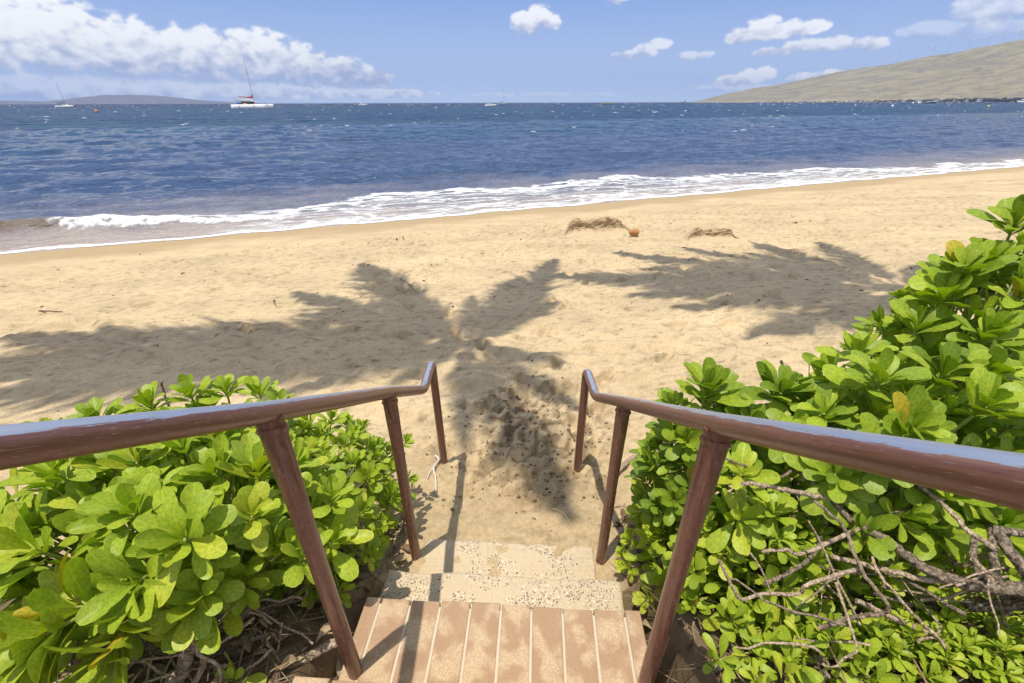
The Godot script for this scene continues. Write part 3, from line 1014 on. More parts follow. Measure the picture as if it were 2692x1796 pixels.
# a slab in stair coordinates with its upper edges rounded; f grows towards the sea
func slab(u0: float, u1: float, f0: float, f1: float, y0: float, y1: float, r: float, wob := 0.0, sd := 0) -> ArrayMesh:
	var st := st_new()
	var ring := []
	var prof := [Vector2(0.0, y0), Vector2(0.0, y1 - r), Vector2(r * 0.3, y1 - r * 0.3), Vector2(r, y1)]
	var n := noise(900 + sd, 7.0, FastNoiseLite.TYPE_SIMPLEX_SMOOTH, 2)
	var nu := maxi(1, int((u1 - u0) / 0.03)) if wob > 0.0 else 1
	var nf := maxi(1, int((f1 - f0) / 0.03)) if wob > 0.0 else 1
	for pr: Vector2 in prof:
		var loop := []
		for k in nu: loop.append(Vector2(lerpf(u0 + pr.x, u1 - pr.x, float(k) / nu), f0 + pr.x))
		for k in nf: loop.append(Vector2(u1 - pr.x, lerpf(f0 + pr.x, f1 - pr.x, float(k) / nf)))
		for k in nu: loop.append(Vector2(lerpf(u1 - pr.x, u0 + pr.x, float(k) / nu), f1 - pr.x))
		for k in nf: loop.append(Vector2(u0 + pr.x, lerpf(f1 - pr.x, f0 + pr.x, float(k) / nf)))
		var out := []
		for q: Vector2 in loop:
			var w := wob * n.get_noise_3d(q.x, pr.y * 1.0, q.y)
			out.append(Vector3(q.x + w, pr.y + (w * 0.4 if pr.y > y0 else 0.0), -q.y - wob * n.get_noise_3d(q.y, 5.0, q.x)))
		ring.append(out)
	var m: int = ring[0].size()
	for i in ring.size() - 1:
		st.set_smooth_group(1)
		for k in m:
			var a: Vector3 = ring[i][k]
			var b: Vector3 = ring[i][(k + 1) % m]
			var c: Vector3 = ring[i + 1][(k + 1) % m]
			var d: Vector3 = ring[i + 1][k]
			for q in [a, b, c, a, c, d]: st.add_vertex(q)
	st.set_smooth_group(1)
	var mid := Vector3((u0 + u1) / 2, y1, -(f0 + f1) / 2)
	var top: Array = ring[-1]
	for k in m:
		for q in [mid, top[k], top[(k + 1) % m]]: st.add_vertex(q)
	st.set_smooth_group(2)
	st.generate_normals()
	return st.commit()

func build_stairs() -> void:
	var s := thing("staircase", "narrow beach staircase with brown clay tiles going down to the sand", "staircase", STAIR_O)
	s.basis = Basis(STAIR_R, Vector3.UP, -STAIR_F)   # local x: right, -z: towards the sea
	# two tiled steps (the second one runs under the camera), a washed-concrete step, and one half buried
	for k in 3:
		var y := 1.5 + 0.17 * k
		var f1 := -0.325 * k
		var body := node("tiled_step", slab(-0.478, 0.478, f1 - 0.34, f1 - 0.012, 0.55, y - 0.006, 0.004), M.grout, s)
		body.set_meta("label", ["tiled step just above the pebbled concrete", "tiled step at the bottom edge of the picture", "tiled step under the camera"][k])
		var w := 0.107
		var u := -0.482 - (0.06 if k == 1 else 0.0)
		var first := true
		var i := 0
		while u < 0.47:
			var wide := 0.052 if first and k == 0 else 0.10
			wide = minf(wide, 0.486 - u)
			first = false
			if wide > 0.02:
				node("tile", slab(u, u + wide, f1 - 0.322, f1 + 0.006 + 0.003 * sin(i * 5.1), y - 0.04, y + 0.0015 * sin(i * 2.3 + k), 0.007, 0.0), M["tile%d" % ((i * 2 + k) % 3)], body)
			u += wide + 0.007
			i += 1
	var c := node("concrete_step", slab(-0.505, 0.475, -0.02, 0.237, 0.7, 1.312, 0.014, 0.012, 1), M.concrete, s)
	c.set_meta("label", "worn concrete step set with black and white pebbles")
	var c2 := node("buried_step", slab(-0.42, 0.41, 0.22, 0.515, 0.7, 1.144, 0.012, 0.010, 2), M.concrete, s)
	c2.set_meta("label", "lowest step, almost buried in sand")

# ---------------------------------------------------------------- handrails
func bend(pts: Array, r: float) -> PackedVector3Array:
	var out := PackedVector3Array([pts[0]])
	for i in range(1, pts.size() - 1):
		var p: Vector3 = pts[i]
		var a := (pts[i - 1] - p) as Vector3
		var b := (pts[i + 1] - p) as Vector3
		var k := minf(r, minf(a.length(), b.length()) * 0.45)
		var p0 := p + a.normalized() * k
		var p1 := p + b.normalized() * k
		for t in 7:
			var q := t / 6.0
			out.append(p0.lerp(p, q).lerp(p.lerp(p1, q), q))
	out.append(pts[-1])
	return out

func post_mesh(h: float, r: float) -> ArrayMesh:
	# a pipe whose upper end is pinched flat to meet the rail
	var g := Geo.new()
	var p := PackedVector3Array()
	var sq := PackedVector2Array()
	for t in [0.0, 0.35, 0.62, 0.74, 0.84, 0.92, 1.0]:
		p.append(Vector3(0, h * t, 0))
		var k := clampf((t - 0.66) / 0.34, 0.0, 1.0)
		sq.append(Vector2(lerpf(1.0, 0.55, k), lerpf(1.0, 1.22, k)))
	g.tube(p, taper(7, r, r), 22, true, sq)
	return g.mesh()

func build_rails() -> void:
	var R := 0.0228
	var L := [Vector3(-0.545, 3.42, 0.70), Vector3(-0.52, 2.744, -0.337), Vector3(-0.49, 2.509, -0.695), Vector3(-0.46, 2.107, -1.33), Vector3(-0.432, 1.822, -1.753), Vector3(-0.445, 1.788, -2.06), Vector3(-0.437, 0.98, -2.08)]
	var Q := [Vector3(0.42, 3.43, 0.70), Vector3(0.41, 2.782, -0.252), Vector3(0.405, 2.50, -0.665), Vector3(0.42, 2.066, -1.32), Vector3(0.40, 1.816, -1.70), Vector3(0.403, 1.782, -1.99), Vector3(0.406, 0.98, -2.005)]
	for side in 2:
		var pts: Array = L if side == 0 else Q
		var o := thing("handrail" if side == 0 else "handrail_001", "brown painted pipe handrail on the %s of the steps" % ["left", "right"][side], "handrail", Vector3(pts[2].x, 1.5, pts[2].z), "pair of handrails beside the steps")
		var off := o.position
		var line := []
		for p: Vector3 in pts: line.append(p - off)
		var path := bend(line, 0.055)
		var g := Geo.new()
		g.tube(path, taper(path.size(), R, R), 26)
		node("rail", g.mesh(), M.rail, o)
		for k in 2:
			var top: Vector3 = pts[2 + k] - off
			var foot := 1.497 if k == 0 else 1.0
			var h: float = pts[2 + k].y - foot - 0.014
			var post := node("post", post_mesh(h, R * 0.98), M.post, o, Vector3(top.x, foot - off.y, top.z))
			post.rotation.y = 0.38 * (1 - 2 * side)
			var bead := Geo.new()   # the weld where post and rail meet
			var low := h - R * 1.25
			bead.tube(PackedVector3Array([Vector3(0, low - 0.008, 0), Vector3(0, low - 0.004, 0), Vector3(0, low + 0.002, 0), Vector3(0, low + 0.008, 0)]), PackedFloat32Array([R * 0.99, R * 1.10, R * 1.13, R * 1.02]), 18, false, PackedVector2Array([Vector2(0.62, 1.19), Vector2(0.62, 1.19), Vector2(0.62, 1.19), Vector2(0.62, 1.19)]), 0.025)
			var weld := node("weld", bead.mesh(), M.post, o, Vector3(top.x, foot - off.y, top.z))
			weld.rotation.y = post.rotation.y

# ---------------------------------------------------------------- palms that lean over the beach from outside the picture
func frond_mesh(sd: int) -> ArrayMesh:
	var r := RandomNumberGenerator.new()
	r.seed = sd
	var g := Geo.new()
	var path := PackedVector3Array()
	for i in 13:
		var t := i / 12.0
		path.append(Vector3(t * (1.0 - 0.08 * t), 0.16 * t - 0.36 * t * t, 0))
	g.tube(path, taper(13, 0.009, 0.002), 5)
	for k in 74:
		for side in [-1.0, 1.0]:
			var t := 0.16 + 0.84 * (k + r.randf() * 0.6) / 74.0
			var i := mini(int(t * 12.0), 11)
			var p := path[i].lerp(path[i + 1], t * 12.0 - i)
			var along := (path[i + 1] - path[i]).normalized()
			var ln := 0.20 * sin(PI * clampf(t * 0.86 + 0.12, 0, 1)) * r.randf_range(0.5, 1.15) + 0.02
			var dir := (Vector3(0, 0, side) * r.randf_range(0.35, 0.75) + along * 0.62 + Vector3.DOWN * r.randf_range(0.45, 1.0)).normalized()
			var wv := along.cross(dir).cross(dir).normalized() * 0.0105
			var m := p + dir * ln * 0.5 + Vector3.DOWN * 0.004
			var e := p + dir * ln + Vector3.DOWN * ln * 0.16
			g.quad(p - wv * 0.6, p + wv * 0.6, m + wv, m - wv)
			g.quad(m - wv, m + wv, e + wv * 0.1, e - wv * 0.1)
	return g.mesh()

func build_palms() -> void:
	var fm := [frond_mesh(1), frond_mesh(2), frond_mesh(3)]
	# crown over the shore; fronds as [x, z reach, droop]
	var palms := [
		["coconut palm leaning in from the left, its crown over the foot of the stairs", Vector3(-0.45, 0.95, -3.75), 9.2, Vector3(-8.2, 1.2, -3.3),
			[[-2.8, -2.1, 0.0], [-2.35, -3.6, 0.05], [-1.6, -2.4, -0.1], [1.1, -3.4, 0.05], [0.6, -2.7, -0.15], [0.9, -1.9, 0.0], [-5.4, -0.5, 0.1], [-5.0, 0.2, 0.2], [-4.4, 0.75, 0.0], [-3.2, 0.55, -0.2], [-2.6, -0.4, 0.1], [-2.2, -1.0, 0.2], [0.15, 1.55, -0.1], [0.72, 2.15, 0.1], [1.1, 1.2, -0.2], [0.9, 0.3, 0.1], [-0.6, 0.7, 0.3], [-1.6, 0.9, 0.1], [-1.6, 0.1, 0.5], [0.9, -1.2, 0.3], [-0.2, -1.4, 0.5], [-1.3, -1.3, 0.4], [0.8, 0.5, 0.5], [-2.0, -1.2, 0.1], [0.5, -0.6, 0.7]]],
		["coconut palm behind the right hedge, its crown over the beach", Vector3(4.9, 0.95, -5.05), 9.0, Vector3(9.5, 1.3, -1.5),
			[[-3.1, -2.5, 0.05], [-2.9, -1.5, 0.0], [-4.4, -1.2, 0.05], [-3.0, 0.4, 0.1], [-2.2, -0.6, 0.3], [-0.9, -2.2, 0.2], [-1.8, -2.7, 0.1], [-0.3, -3.2, 0.0], [0.8, -2.9, 0.1], [-4.1, -1.0, 0.1], [-2.6, 1.3, 0.0], [-1.6, 1.2, -0.1], [-3.4, -0.2, 0.0], [2.9, -1.4, 0.0], [3.5, 0.6, 0.1], [1.5, 2.6, 0.0], [2.6, 2.2, 0.1], [-0.8, 0.9, 0.4], [-1.0, -1.2, 0.45], [1.0, -1.0, 0.5]]],
	]
	for k in 2:
		var p: Array = palms[k]
		var shade: Vector3 = p[1]
		var h: float = p[2]
		var crown := shade - SUN * h
		var base: Vector3 = p[3]
		var t := thing("coconut_palm" if k == 0 else "coconut_palm_001", p[0], "palm tree", base, "coconut palms above the beach")
		var top := crown - base
		var g := Geo.new()
		var path := smooth_path([Vector3(0, -0.3, 0), Vector3(top.x * 0.28, top.y * 0.22, top.z * 0.22), Vector3(top.x * 0.72, top.y * 0.62, top.z * 0.66), top], 7)
		g.tube(path, taper(path.size(), 0.19, 0.10), 12, true, PackedVector2Array(), 0.03)
		node("trunk", g.mesh(), M.trunk, t)
		for i in p[4].size():
			var f: Array = p[4][i]
			var flat := Vector3(f[0], 0, f[1])
			var ln := flat.length() * 1.04
			var x: Vector3 = (flat.normalized() + Vector3.UP * (0.30 + f[2])).normalized()
			var z: Vector3 = x.cross(Vector3.UP).normalized()
			var b := Basis(x, z.cross(x), z).scaled_local(Vector3.ONE * (ln / x.dot(flat.normalized())) * 0.98)
			var o := node("frond", fm[i % 3], M.frond, t)
			o.transform = Transform3D(b, top)
		for i in 5:
			var sp := SphereMesh.new()
			sp.radius = 0.11; sp.height = 0.27; sp.radial_segments = 12; sp.rings = 8
			node("coconut", sp, M.frond, t, top + Vector3(cos(i * 1.3) * 0.2, -0.22 - 0.05 * (i % 2), sin(i * 1.3) * 0.2))

# ---------------------------------------------------------------- shrubs
# one leaf blade of unit length: base at the origin, tip along +y, upper face towards +z
func leaf_mesh(width: float, cup: float, arch: float, fold: float) -> ArrayMesh:
	var rows := [0.0, 0.24, 0.46, 0.66, 0.83, 0.95, 1.0]
	var v := PackedVector3Array()
	var n := PackedVector3Array()
	var uv := PackedVector2Array()
	var ix := PackedInt32Array()
	for t: float in rows:
		var half := 0.055 + 0.945 * pow(ss(0.0, 0.74, t), 0.85) if t < 0.70 else sqrt(maxf(0.0, 1.0 - pow((t - 0.70) / 0.315, 2.0)))
		half *= width * 0.5
		var a := arch * t
		var y := sin(a) / arch if absf(arch) > 0.01 else t
		var z := (cos(a) - 1.0) / arch if absf(arch) > 0.01 else 0.0
		for k in 5:
			var u := (k - 2) * 0.5
			var au := absf(u)
			var lift := cup * half * (au * au) + fold * half * au
			if au > 0.9: lift -= 0.14 * half * signf(cup + 0.2) * ss(0.3, 0.8, t)
			var up := Vector3(0, sin(a), cos(a))
			v.append(Vector3(u * half, y, z) + up * lift)
			uv.append(Vector2(0.5 + 0.5 * u, 1.0 - t))
			n.append(Vector3.ZERO)
	for j in rows.size() - 1:
		for k in 4:
			var a := j * 5 + k
			for tri in [[a, a + 5, a + 1], [a + 1, a + 5, a + 6]]:
				ix.append_array(tri)
				var m := (v[tri[2]] - v[tri[0]]).cross(v[tri[1]] - v[tri[0]])
				for q in tri: n[q] += m
	for i in n.size(): n[i] = n[i].normalized()
	return raw_mesh(v, n, ix, uv)

var leaves := []
var small_leaves := []

func rosette(p: Vector3, axis: Vector3, L: float, count: int, r: RandomNumberGenerator, open := 1.0) -> Array:
	var out := []
	if r.randf() < 0.25: count = int(count * 0.7)
	var side := axis.cross(Vector3(0.3, 0.1, 0.9)).normalized()
	var other := axis.cross(side)
	var turn := r.randf() * TAU
	for i in count:
		var t := (i + 0.5) / count
		var az := turn + i * 2.39996 + r.randf_range(-0.25, 0.25)
		var tilt := deg_to_rad(lerpf(8.0, 70.0, pow(t, 0.9)) * open + r.randf_range(-9.0, 9.0))
		var rad := side * cos(az) + other * sin(az)
		var dir := (axis * cos(tilt) + rad * sin(tilt)).normalized()
		var face := (axis - dir * axis.dot(dir)).normalized() if tilt > 0.05 else -rad
		face = face.rotated(dir, r.randf_range(-0.4, 0.4))
		var ln := L * lerpf(0.50, 1.10, pow(t, 0.55)) * r.randf_range(0.78, 1.15)
		var b := Basis(dir.cross(face), dir, face).scaled_local(Vector3(ln * r.randf_range(0.9, 1.15), ln, ln))
		out.append([Transform3D(b, p - axis * L * 0.42 * t + rad * 0.004), r.randi()])
	return out

func shrub(called: String, label: String, base: Vector3, spec: Dictionary) -> void:
	var r := RandomNumberGenerator.new()
	r.seed = spec.seed
	var o := thing(called, label, "shrub", base, "naupaka shrubs beside the steps")
	var tips := []
	for h: Array in spec.get("heroes", []):
		tips.append({"p": h[0], "a": (h[1] as Vector3).normalized(), "L": h[2], "n": h[3], "hero": true, "open": h[4] if h.size() > 4 else 1.0})
	for m: Array in spec.mounds:   # centre, radii, how many, leaf from, leaf to
		var c: Vector3 = m[0]
		var rad: Vector3 = m[1]
		var count: int = m[2]
		for i in count:
			var y := 1.0 - 1.25 * (i + r.randf()) / count
			var az := i * 2.39996 + r.randf_range(-0.3, 0.3)
			var w := sqrt(maxf(0.0, 1.0 - y * y))
			var d := Vector3(cos(az) * w, y, sin(az) * w)
			var p := c + d * rad * r.randf_range(0.86, 1.08)
			var a := ((d / rad).normalized() * 0.8 + Vector3(0, 0.75, 0) + Vector3(r.randf_range(-0.4, 0.4), r.randf_range(-0.2, 0.3), r.randf_range(-0.4, 0.4))).normalized()
			var bad := false
			for h: Dictionary in tips:
				if h.has("hero") and h.p.distance_to(p) < 0.10: bad = true
			if p.x > -0.575 + 0.03 * spec.get("reach", 0.0) and p.x < 0.50 and p.z < 0.3 and p.z > -2.2: bad = true
			if p.y < maxf(ground_y(p.x, p.z) + 0.05, spec.get("floor", 0.0)): bad = true
			if bad: continue
			tips.append({"p": p, "a": a, "L": r.randf_range(m[3], m[4]), "n": r.randi_range(12, 17), "open": r.randf_range(0.85, 1.12)})
	for t: Dictionary in tips:
		var e: Vector3 = t.p - EYE
		var dist := e.length()
		var deep := -0.48 * e.y - 0.877 * e.z
		t.score = t.L / dist * (1.3 if t.has("hero") else 1.0)
		if deep < 0.15 or absf(e.x / maxf(deep, 0.01)) > 1.3: t.score = 0.0
	tips.sort_custom(func(a, b): return a.score > b.score)
	var kinds: Array = spec.get("leaves", leaves)
	var tint: Array = spec.tints
	var many := [[], [], []]
	var hue := [[], [], []]
	var stems := Geo.new()
	var shown := 0
	var core: Vector3 = spec.core
	for t: Dictionary in tips:
		var p: Vector3 = t.p
		var axis: Vector3 = t.a
		var ros := rosette(p, axis, t.L, t.n, r, t.open * spec.get("open", 1.0))
		var back := p.lerp(core, 0.45) + Vector3(0, -0.06, 0)
		var path := smooth_path([p - axis * 0.012, p - axis * t.L * 0.75, (p - axis * t.L * 1.2).lerp(back, 0.4), back], 3)
		var thick: float = 0.028 * t.L + 0.0012
		var mood := r.randf()
		if shown + t.n <= 300:
			var g := Geo.new()
			var local := PackedVector3Array()
			for q in path: local.append(q - p)
			g.tube(local, taper(local.size(), thick * 0.8, thick * 1.25), 6)
			var sprig := node("sprig", g.mesh(), M.stem, o, p - base)
			for lf: Array in ros:
				var leaf := MeshInstance3D.new()
				leaf.name = "leaf"
				leaf.mesh = kinds[lf[1] % kinds.size()]
				var pick: int = tint[mini(int((mood * 0.6 + 0.4 * r.randf()) * tint.size()), tint.size() - 1)]
				if r.randf() < 0.01: pick = 5
				leaf.material_override = M["leaf%d" % pick]
				leaf.transform = lf[0]
				leaf.position -= p
				sprig.add_child(leaf, true)
			shown += t.n
		else:
			stems.tube(path, taper(path.size(), thick * 0.8, thick * 1.25), 5, false)
			for lf: Array in ros:
				var k: int = lf[1] % 3
				many[k].append(lf[0])
				hue[k].append(leaf_tint(tint[mini(int((mood * 0.6 + 0.4 * r.randf()) * tint.size()), tint.size() - 1)]))
	# older leaves inside the mounds
	for m: Array in spec.mounds:
		for i in int(m[2] * spec.get("fill", 7.0)):
			var d := Vector3(r.randfn(), r.randfn(), r.randfn()).normalized() * pow(r.randf(), 0.33) * 0.86
			var p: Vector3 = m[0] + d * m[1]
			if p.y < maxf(ground_y(p.x, p.z) + 0.03, spec.get("floor", 0.0) - 0.03) or (p.x > -0.57 and p.x < 0.49 and p.z > -2.2): continue
			var dir := (d + Vector3(0, 0.3, 0) + Vector3(r.randf_range(-0.7, 0.7), r.randf_range(-0.6, 0.6), r.randf_range(-0.7, 0.7))).normalized()
			var face := Vector3(r.randf_range(-0.5, 0.5), 1.0, r.randf_range(-0.5, 0.5))
			face = (face - dir * face.dot(dir)).normalized()
			var ln := r.randf_range(m[3], m[4]) * 0.95
			var k := r.randi() % 3
			many[k].append(Transform3D(Basis(dir.cross(face), dir, face).scaled_local(Vector3.ONE * ln), p))
			hue[k].append(leaf_tint(tint[r.randi() % tint.size()]))
	if stems.v.size(): 
		var s := node("stems", stems.mesh(), M.stem, o, -base)
		s.set_meta("kind", "stuff")
	for k in 3:
		var mmi := MultiMeshInstance3D.new()
		mmi.name = "foliage"
		var mm := MultiMesh.new()
		mm.transform_format = MultiMesh.TRANSFORM_3D
		mm.use_colors = true
		mm.mesh = kinds[k]
		mm.instance_count = many[k].size()
		for i in many[k].size():
			mm.set_instance_transform(i, many[k][i])
			mm.set_instance_color(i, hue[k][i])
		mmi.multimesh = mm
		mmi.material_override = M.leaf_many
		mmi.position = -base
		o.add_child(mmi, true)
		mmi.set_meta("kind", "stuff")
	# woody limbs
	for i in spec.get("limbs", 7):
		var t: Dictionary = tips[r.randi() % tips.size()]
		var e: Vector3 = (t.p as Vector3).lerp(core, 0.3) + Vector3(0, -0.08, 0)
		var s: Vector3 = core + Vector3(r.randf_range(-0.12, 0.12), 0, r.randf_range(-0.12, 0.12))
		s.y = ground_y(s.x, s.z) - 0.03
		var mid := s.lerp(e, 0.5) + Vector3(r.randf_range(-0.08, 0.08), r.randf_range(-0.05, 0.08), r.randf_range(-0.08, 0.08))
		var path := smooth_path([s - base, mid - base, e - base], 5)
		var g := Geo.new()
		g.tube(path, taper(path.size(), 0.016, 0.006), 7, true, PackedVector2Array(), 0.12)
		node("branch", g.mesh(), M.bark, o)
	var tangle: Array = spec.get("tangle", [])   # how many fine bare twigs, from corner, to corner
	for i in (tangle[0] if tangle.size() else 0):
		var a := Vector3(r.randf_range(tangle[1].x, tangle[2].x), r.randf_range(tangle[1].y, tangle[2].y), r.randf_range(tangle[1].z, tangle[2].z))
		var d := Vector3(r.randf_range(-1.0, 0.3), r.randf_range(-0.25, 0.45), r.randf_range(-0.3, 0.4)).normalized()
		var ln := r.randf_range(0.12, 0.38)
		var bow := Vector3(r.randfn(0, 0.05), r.randfn(0, 0.05), r.randfn(0, 0.05))
		var path := smooth_path([a - base, a + d * ln * 0.5 + bow - base, a + d * ln + bow * 0.3 - base], 4)
		for q in range(1, path.size()): path[q] += Vector3(r.randfn(0, 1), r.randfn(0, 1), r.randfn(0, 1)) * 0.004
		var g := Geo.new()
		var thick := r.randf_range(0.0025, 0.006)
		g.tube(path, taper(path.size(), thick, thick * 0.5), 6)
		node("bare_twig", g.mesh(), M[["pale_bark", "bark", "pale_bark"][i % 3]], o)
	for b: Array in spec.get("branches", []):   # points, thick end, thin end, bark
		var pts := []
		for q: Vector3 in b[0]: pts.append(q - base)
		var path := smooth_path(pts, 4)
		for i in range(1, path.size() - 1):
			path[i] += Vector3(r.randf_range(-1, 1), r.randf_range(-1, 1), r.randf_range(-1, 1)) * b[2] * 0.25
		var g := Geo.new()
		g.tube(path, taper(path.size(), b[1] * 0.72, b[2] * 0.72), 10, true, PackedVector2Array(), 0.05)
		node("branch", g.mesh(), M[b[3]], o)

func leaf_tint(k: int) -> Color:
	return (M["leaf%d" % k].albedo_color as Color).srgb_to_linear()

func build_shrubs() -> void:
	for k in 7:
		leaves.append(leaf_mesh([0.38, 0.46, 0.36, 0.42, 0.48, 0.37, 0.44][k], [0.30, -0.25, 0.45, 0.15, -0.35, 0.25, 0.5][k], [0.5, 0.9, -0.25, 0.7, 0.35, 1.1, 0.15][k], [0.18, 0.05, 0.25, 0.1, 0.0, 0.2, 0.12][k]))
	for k in 5:
		small_leaves.append(leaf_mesh([0.40, 0.46, 0.38, 0.5, 0.44][k], [0.3, -0.2, 0.4, 0.1, 0.5][k], [0.3, 0.7, -0.2, 0.5, 0.1][k], [0.2, 0.05, 0.25, 0.1, 0.1][k]))
	shrub("naupaka_shrub", "large-leaved bright green shrub under the near end of the left handrail", Vector3(-1.0, 1.5, -0.72), {
		"seed": 501, "open": 0.84, "tangle": [22, Vector3(-1.05, 1.50, -0.90), Vector3(-0.62, 1.62, -0.62)], "floor": 1.74, "core": Vector3(-1.02, 1.62, -0.85), "tints": [0, 1, 0, 4, 2], "limbs": 6, "fill": 4.0,
		"heroes": [
			[Vector3(-0.84, 2.08, -0.73), Vector3(0.1, 0.8, 0.55), 0.143, 18, 1.15],
			[Vector3(-1.01, 2.10, -0.80), Vector3(0.05, 0.95, 0.1), 0.129, 17],
			[Vector3(-1.10, 1.97, -0.62), Vector3(-0.75, 0.45, 0.35), 0.152, 16],
			[Vector3(-0.92, 2.06, -0.99), Vector3(0.0, 1.0, 0.2), 0.119, 18],
			[Vector3(-0.76, 2.0, -0.87), Vector3(0.35, 0.85, 0.3), 0.114, 17],
			[Vector3(-0.74, 1.93, -1.02), Vector3(0.35, 0.85, 0.0), 0.105, 17],
			[Vector3(-0.96, 1.98, -0.68), Vector3(0.0, 0.55, 0.8), 0.143, 16],
			[Vector3(-1.23, 2.06, -0.72), Vector3(-0.2, 0.9, 0.3), 0.143, 17],
			[Vector3(-1.40, 2.06, -0.98), Vector3(-0.2, 1.0, 0.1), 0.133, 17],
			[Vector3(-0.80, 1.80, -0.78), Vector3(0.3, 0.25, 0.8), 0.105, 15, 1.2],
			[Vector3(-1.16, 2.09, -1.0), Vector3(0.0, 1.0, 0.1), 0.129, 18],
			[Vector3(-1.15, 1.88, -0.58), Vector3(-0.3, 0.1, 0.9), 0.152, 14],
			[Vector3(-0.98, 1.87, -0.62), Vector3(0.3, -0.1, 0.8), 0.133, 14, 1.1],
			[Vector3(-1.10, 1.97, -0.55), Vector3(-0.4, 0.35, 0.75), 0.145, 13, 1.0],
			[Vector3(-0.99, 1.86, -0.56), Vector3(0.0, 0.0, 0.95), 0.135, 12, 1.0],
			[Vector3(-1.20, 1.86, -0.52), Vector3(-0.5, 0.1, 0.8), 0.140, 12, 1.0],
			[Vector3(-0.82, 1.57, -0.64), Vector3(0.1, 0.9, 0.3), 0.076, 12],
		],
		"mounds": [[Vector3(-1.12, 1.72, -1.02), Vector3(0.50, 0.38, 0.42), 86, 0.105, 0.138], [Vector3(-1.55, 1.70, -0.95), Vector3(0.45, 0.40, 0.45), 32, 0.114, 0.143]],
		"branches": [
			[[Vector3(-1.02, 1.74, -0.86), Vector3(-1.00, 1.66, -0.74), Vector3(-0.97, 1.63, -0.70), Vector3(-0.96, 1.61, -0.66), Vector3(-0.98, 1.58, -0.62), Vector3(-1.0, 1.54, -0.55)], 0.020, 0.034, "pale_bark"],
			[[Vector3(-0.96, 1.68, -0.67), Vector3(-0.94, 1.72, -0.68), Vector3(-0.90, 1.73, -0.67), Vector3(-0.88, 1.70, -0.65), Vector3(-0.87, 1.67, -0.65), Vector3(-0.85, 1.65, -0.65), Vector3(-0.84, 1.61, -0.64), Vector3(-0.85, 1.57, -0.63)], 0.010, 0.005, "pale_bark"],
			[[Vector3(-0.99, 1.48, -0.72), Vector3(-0.93, 1.52, -0.81), Vector3(-0.87, 1.55, -0.89)], 0.011, 0.008, "bark"],
			[[Vector3(-0.95, 1.50, -0.77), Vector3(-0.85, 1.53, -0.77), Vector3(-0.79, 1.53, -0.79), Vector3(-0.77, 1.51, -0.78), Vector3(-0.74, 1.52, -0.79)], 0.012, 0.005, "bark"],
			[[Vector3(-0.90, 1.52, -0.87), Vector3(-0.79, 1.53, -0.89), Vector3(-0.73, 1.55, -0.89), Vector3(-0.69, 1.60, -0.90)], 0.008, 0.003, "bark"],
			[[Vector3(-0.79, 1.53, -0.76), Vector3(-0.76, 1.50, -0.75), Vector3(-0.74, 1.56, -0.76), Vector3(-0.72, 1.63, -0.77)], 0.006, 0.003, "pale_bark"],
			[[Vector3(-0.84, 1.53, -0.88), Vector3(-0.77, 1.55, -0.88), Vector3(-0.73, 1.58, -0.90), Vector3(-0.68, 1.62, -0.92)], 0.006, 0.003, "bark"],
			[[Vector3(-0.85, 1.45, -0.70), Vector3(-0.83, 1.50, -0.74), Vector3(-0.79, 1.54, -0.76)], 0.009, 0.006, "bark"],
			[[Vector3(-0.93, 1.56, -0.60), Vector3(-0.89, 1.63, -0.65), Vector3(-0.88, 1.67, -0.65)], 0.013, 0.009, "pale_bark"],
			[[Vector3(-1.02, 1.64, -0.70), Vector3(-0.95, 1.62, -0.74), Vector3(-0.86, 1.62, -0.80), Vector3(-0.80, 1.68, -0.86)], 0.012, 0.006, "bark"],
		]})
	shrub("naupaka_shrub_001", "small-leaved green shrub between the left handrail and the sand", Vector3(-0.9, 1.15, -1.5), {
		"seed": 502, "open": 0.80, "core": Vector3(-0.98, 1.35, -1.5), "tints": [0, 1, 0, 2, 4], "leaves": small_leaves, "limbs": 6, "fill": 5.0, "reach": 1.0,
		"heroes": [
			[Vector3(-0.56, 1.50, -1.10), Vector3(0.7, 0.5, 0.2), 0.072, 13, 1.1],
			[Vector3(-0.60, 1.62, -1.2), Vector3(0.5, 0.8, 0.2), 0.077, 14],
			[Vector3(-0.55, 1.52, -1.72), Vector3(0.4, 0.8, -0.1), 0.062, 13],
			[Vector3(-0.53, 1.36, -1.62), Vector3(0.8, 0.4, 0.1), 0.062, 12],
			[Vector3(-0.66, 1.40, -1.0), Vector3(0.4, 0.4, 0.6), 0.072, 12],
		],
		"mounds": [[Vector3(-0.98, 1.33, -1.48), Vector3(0.43, 0.36, 0.46), 128, 0.064, 0.087]]})
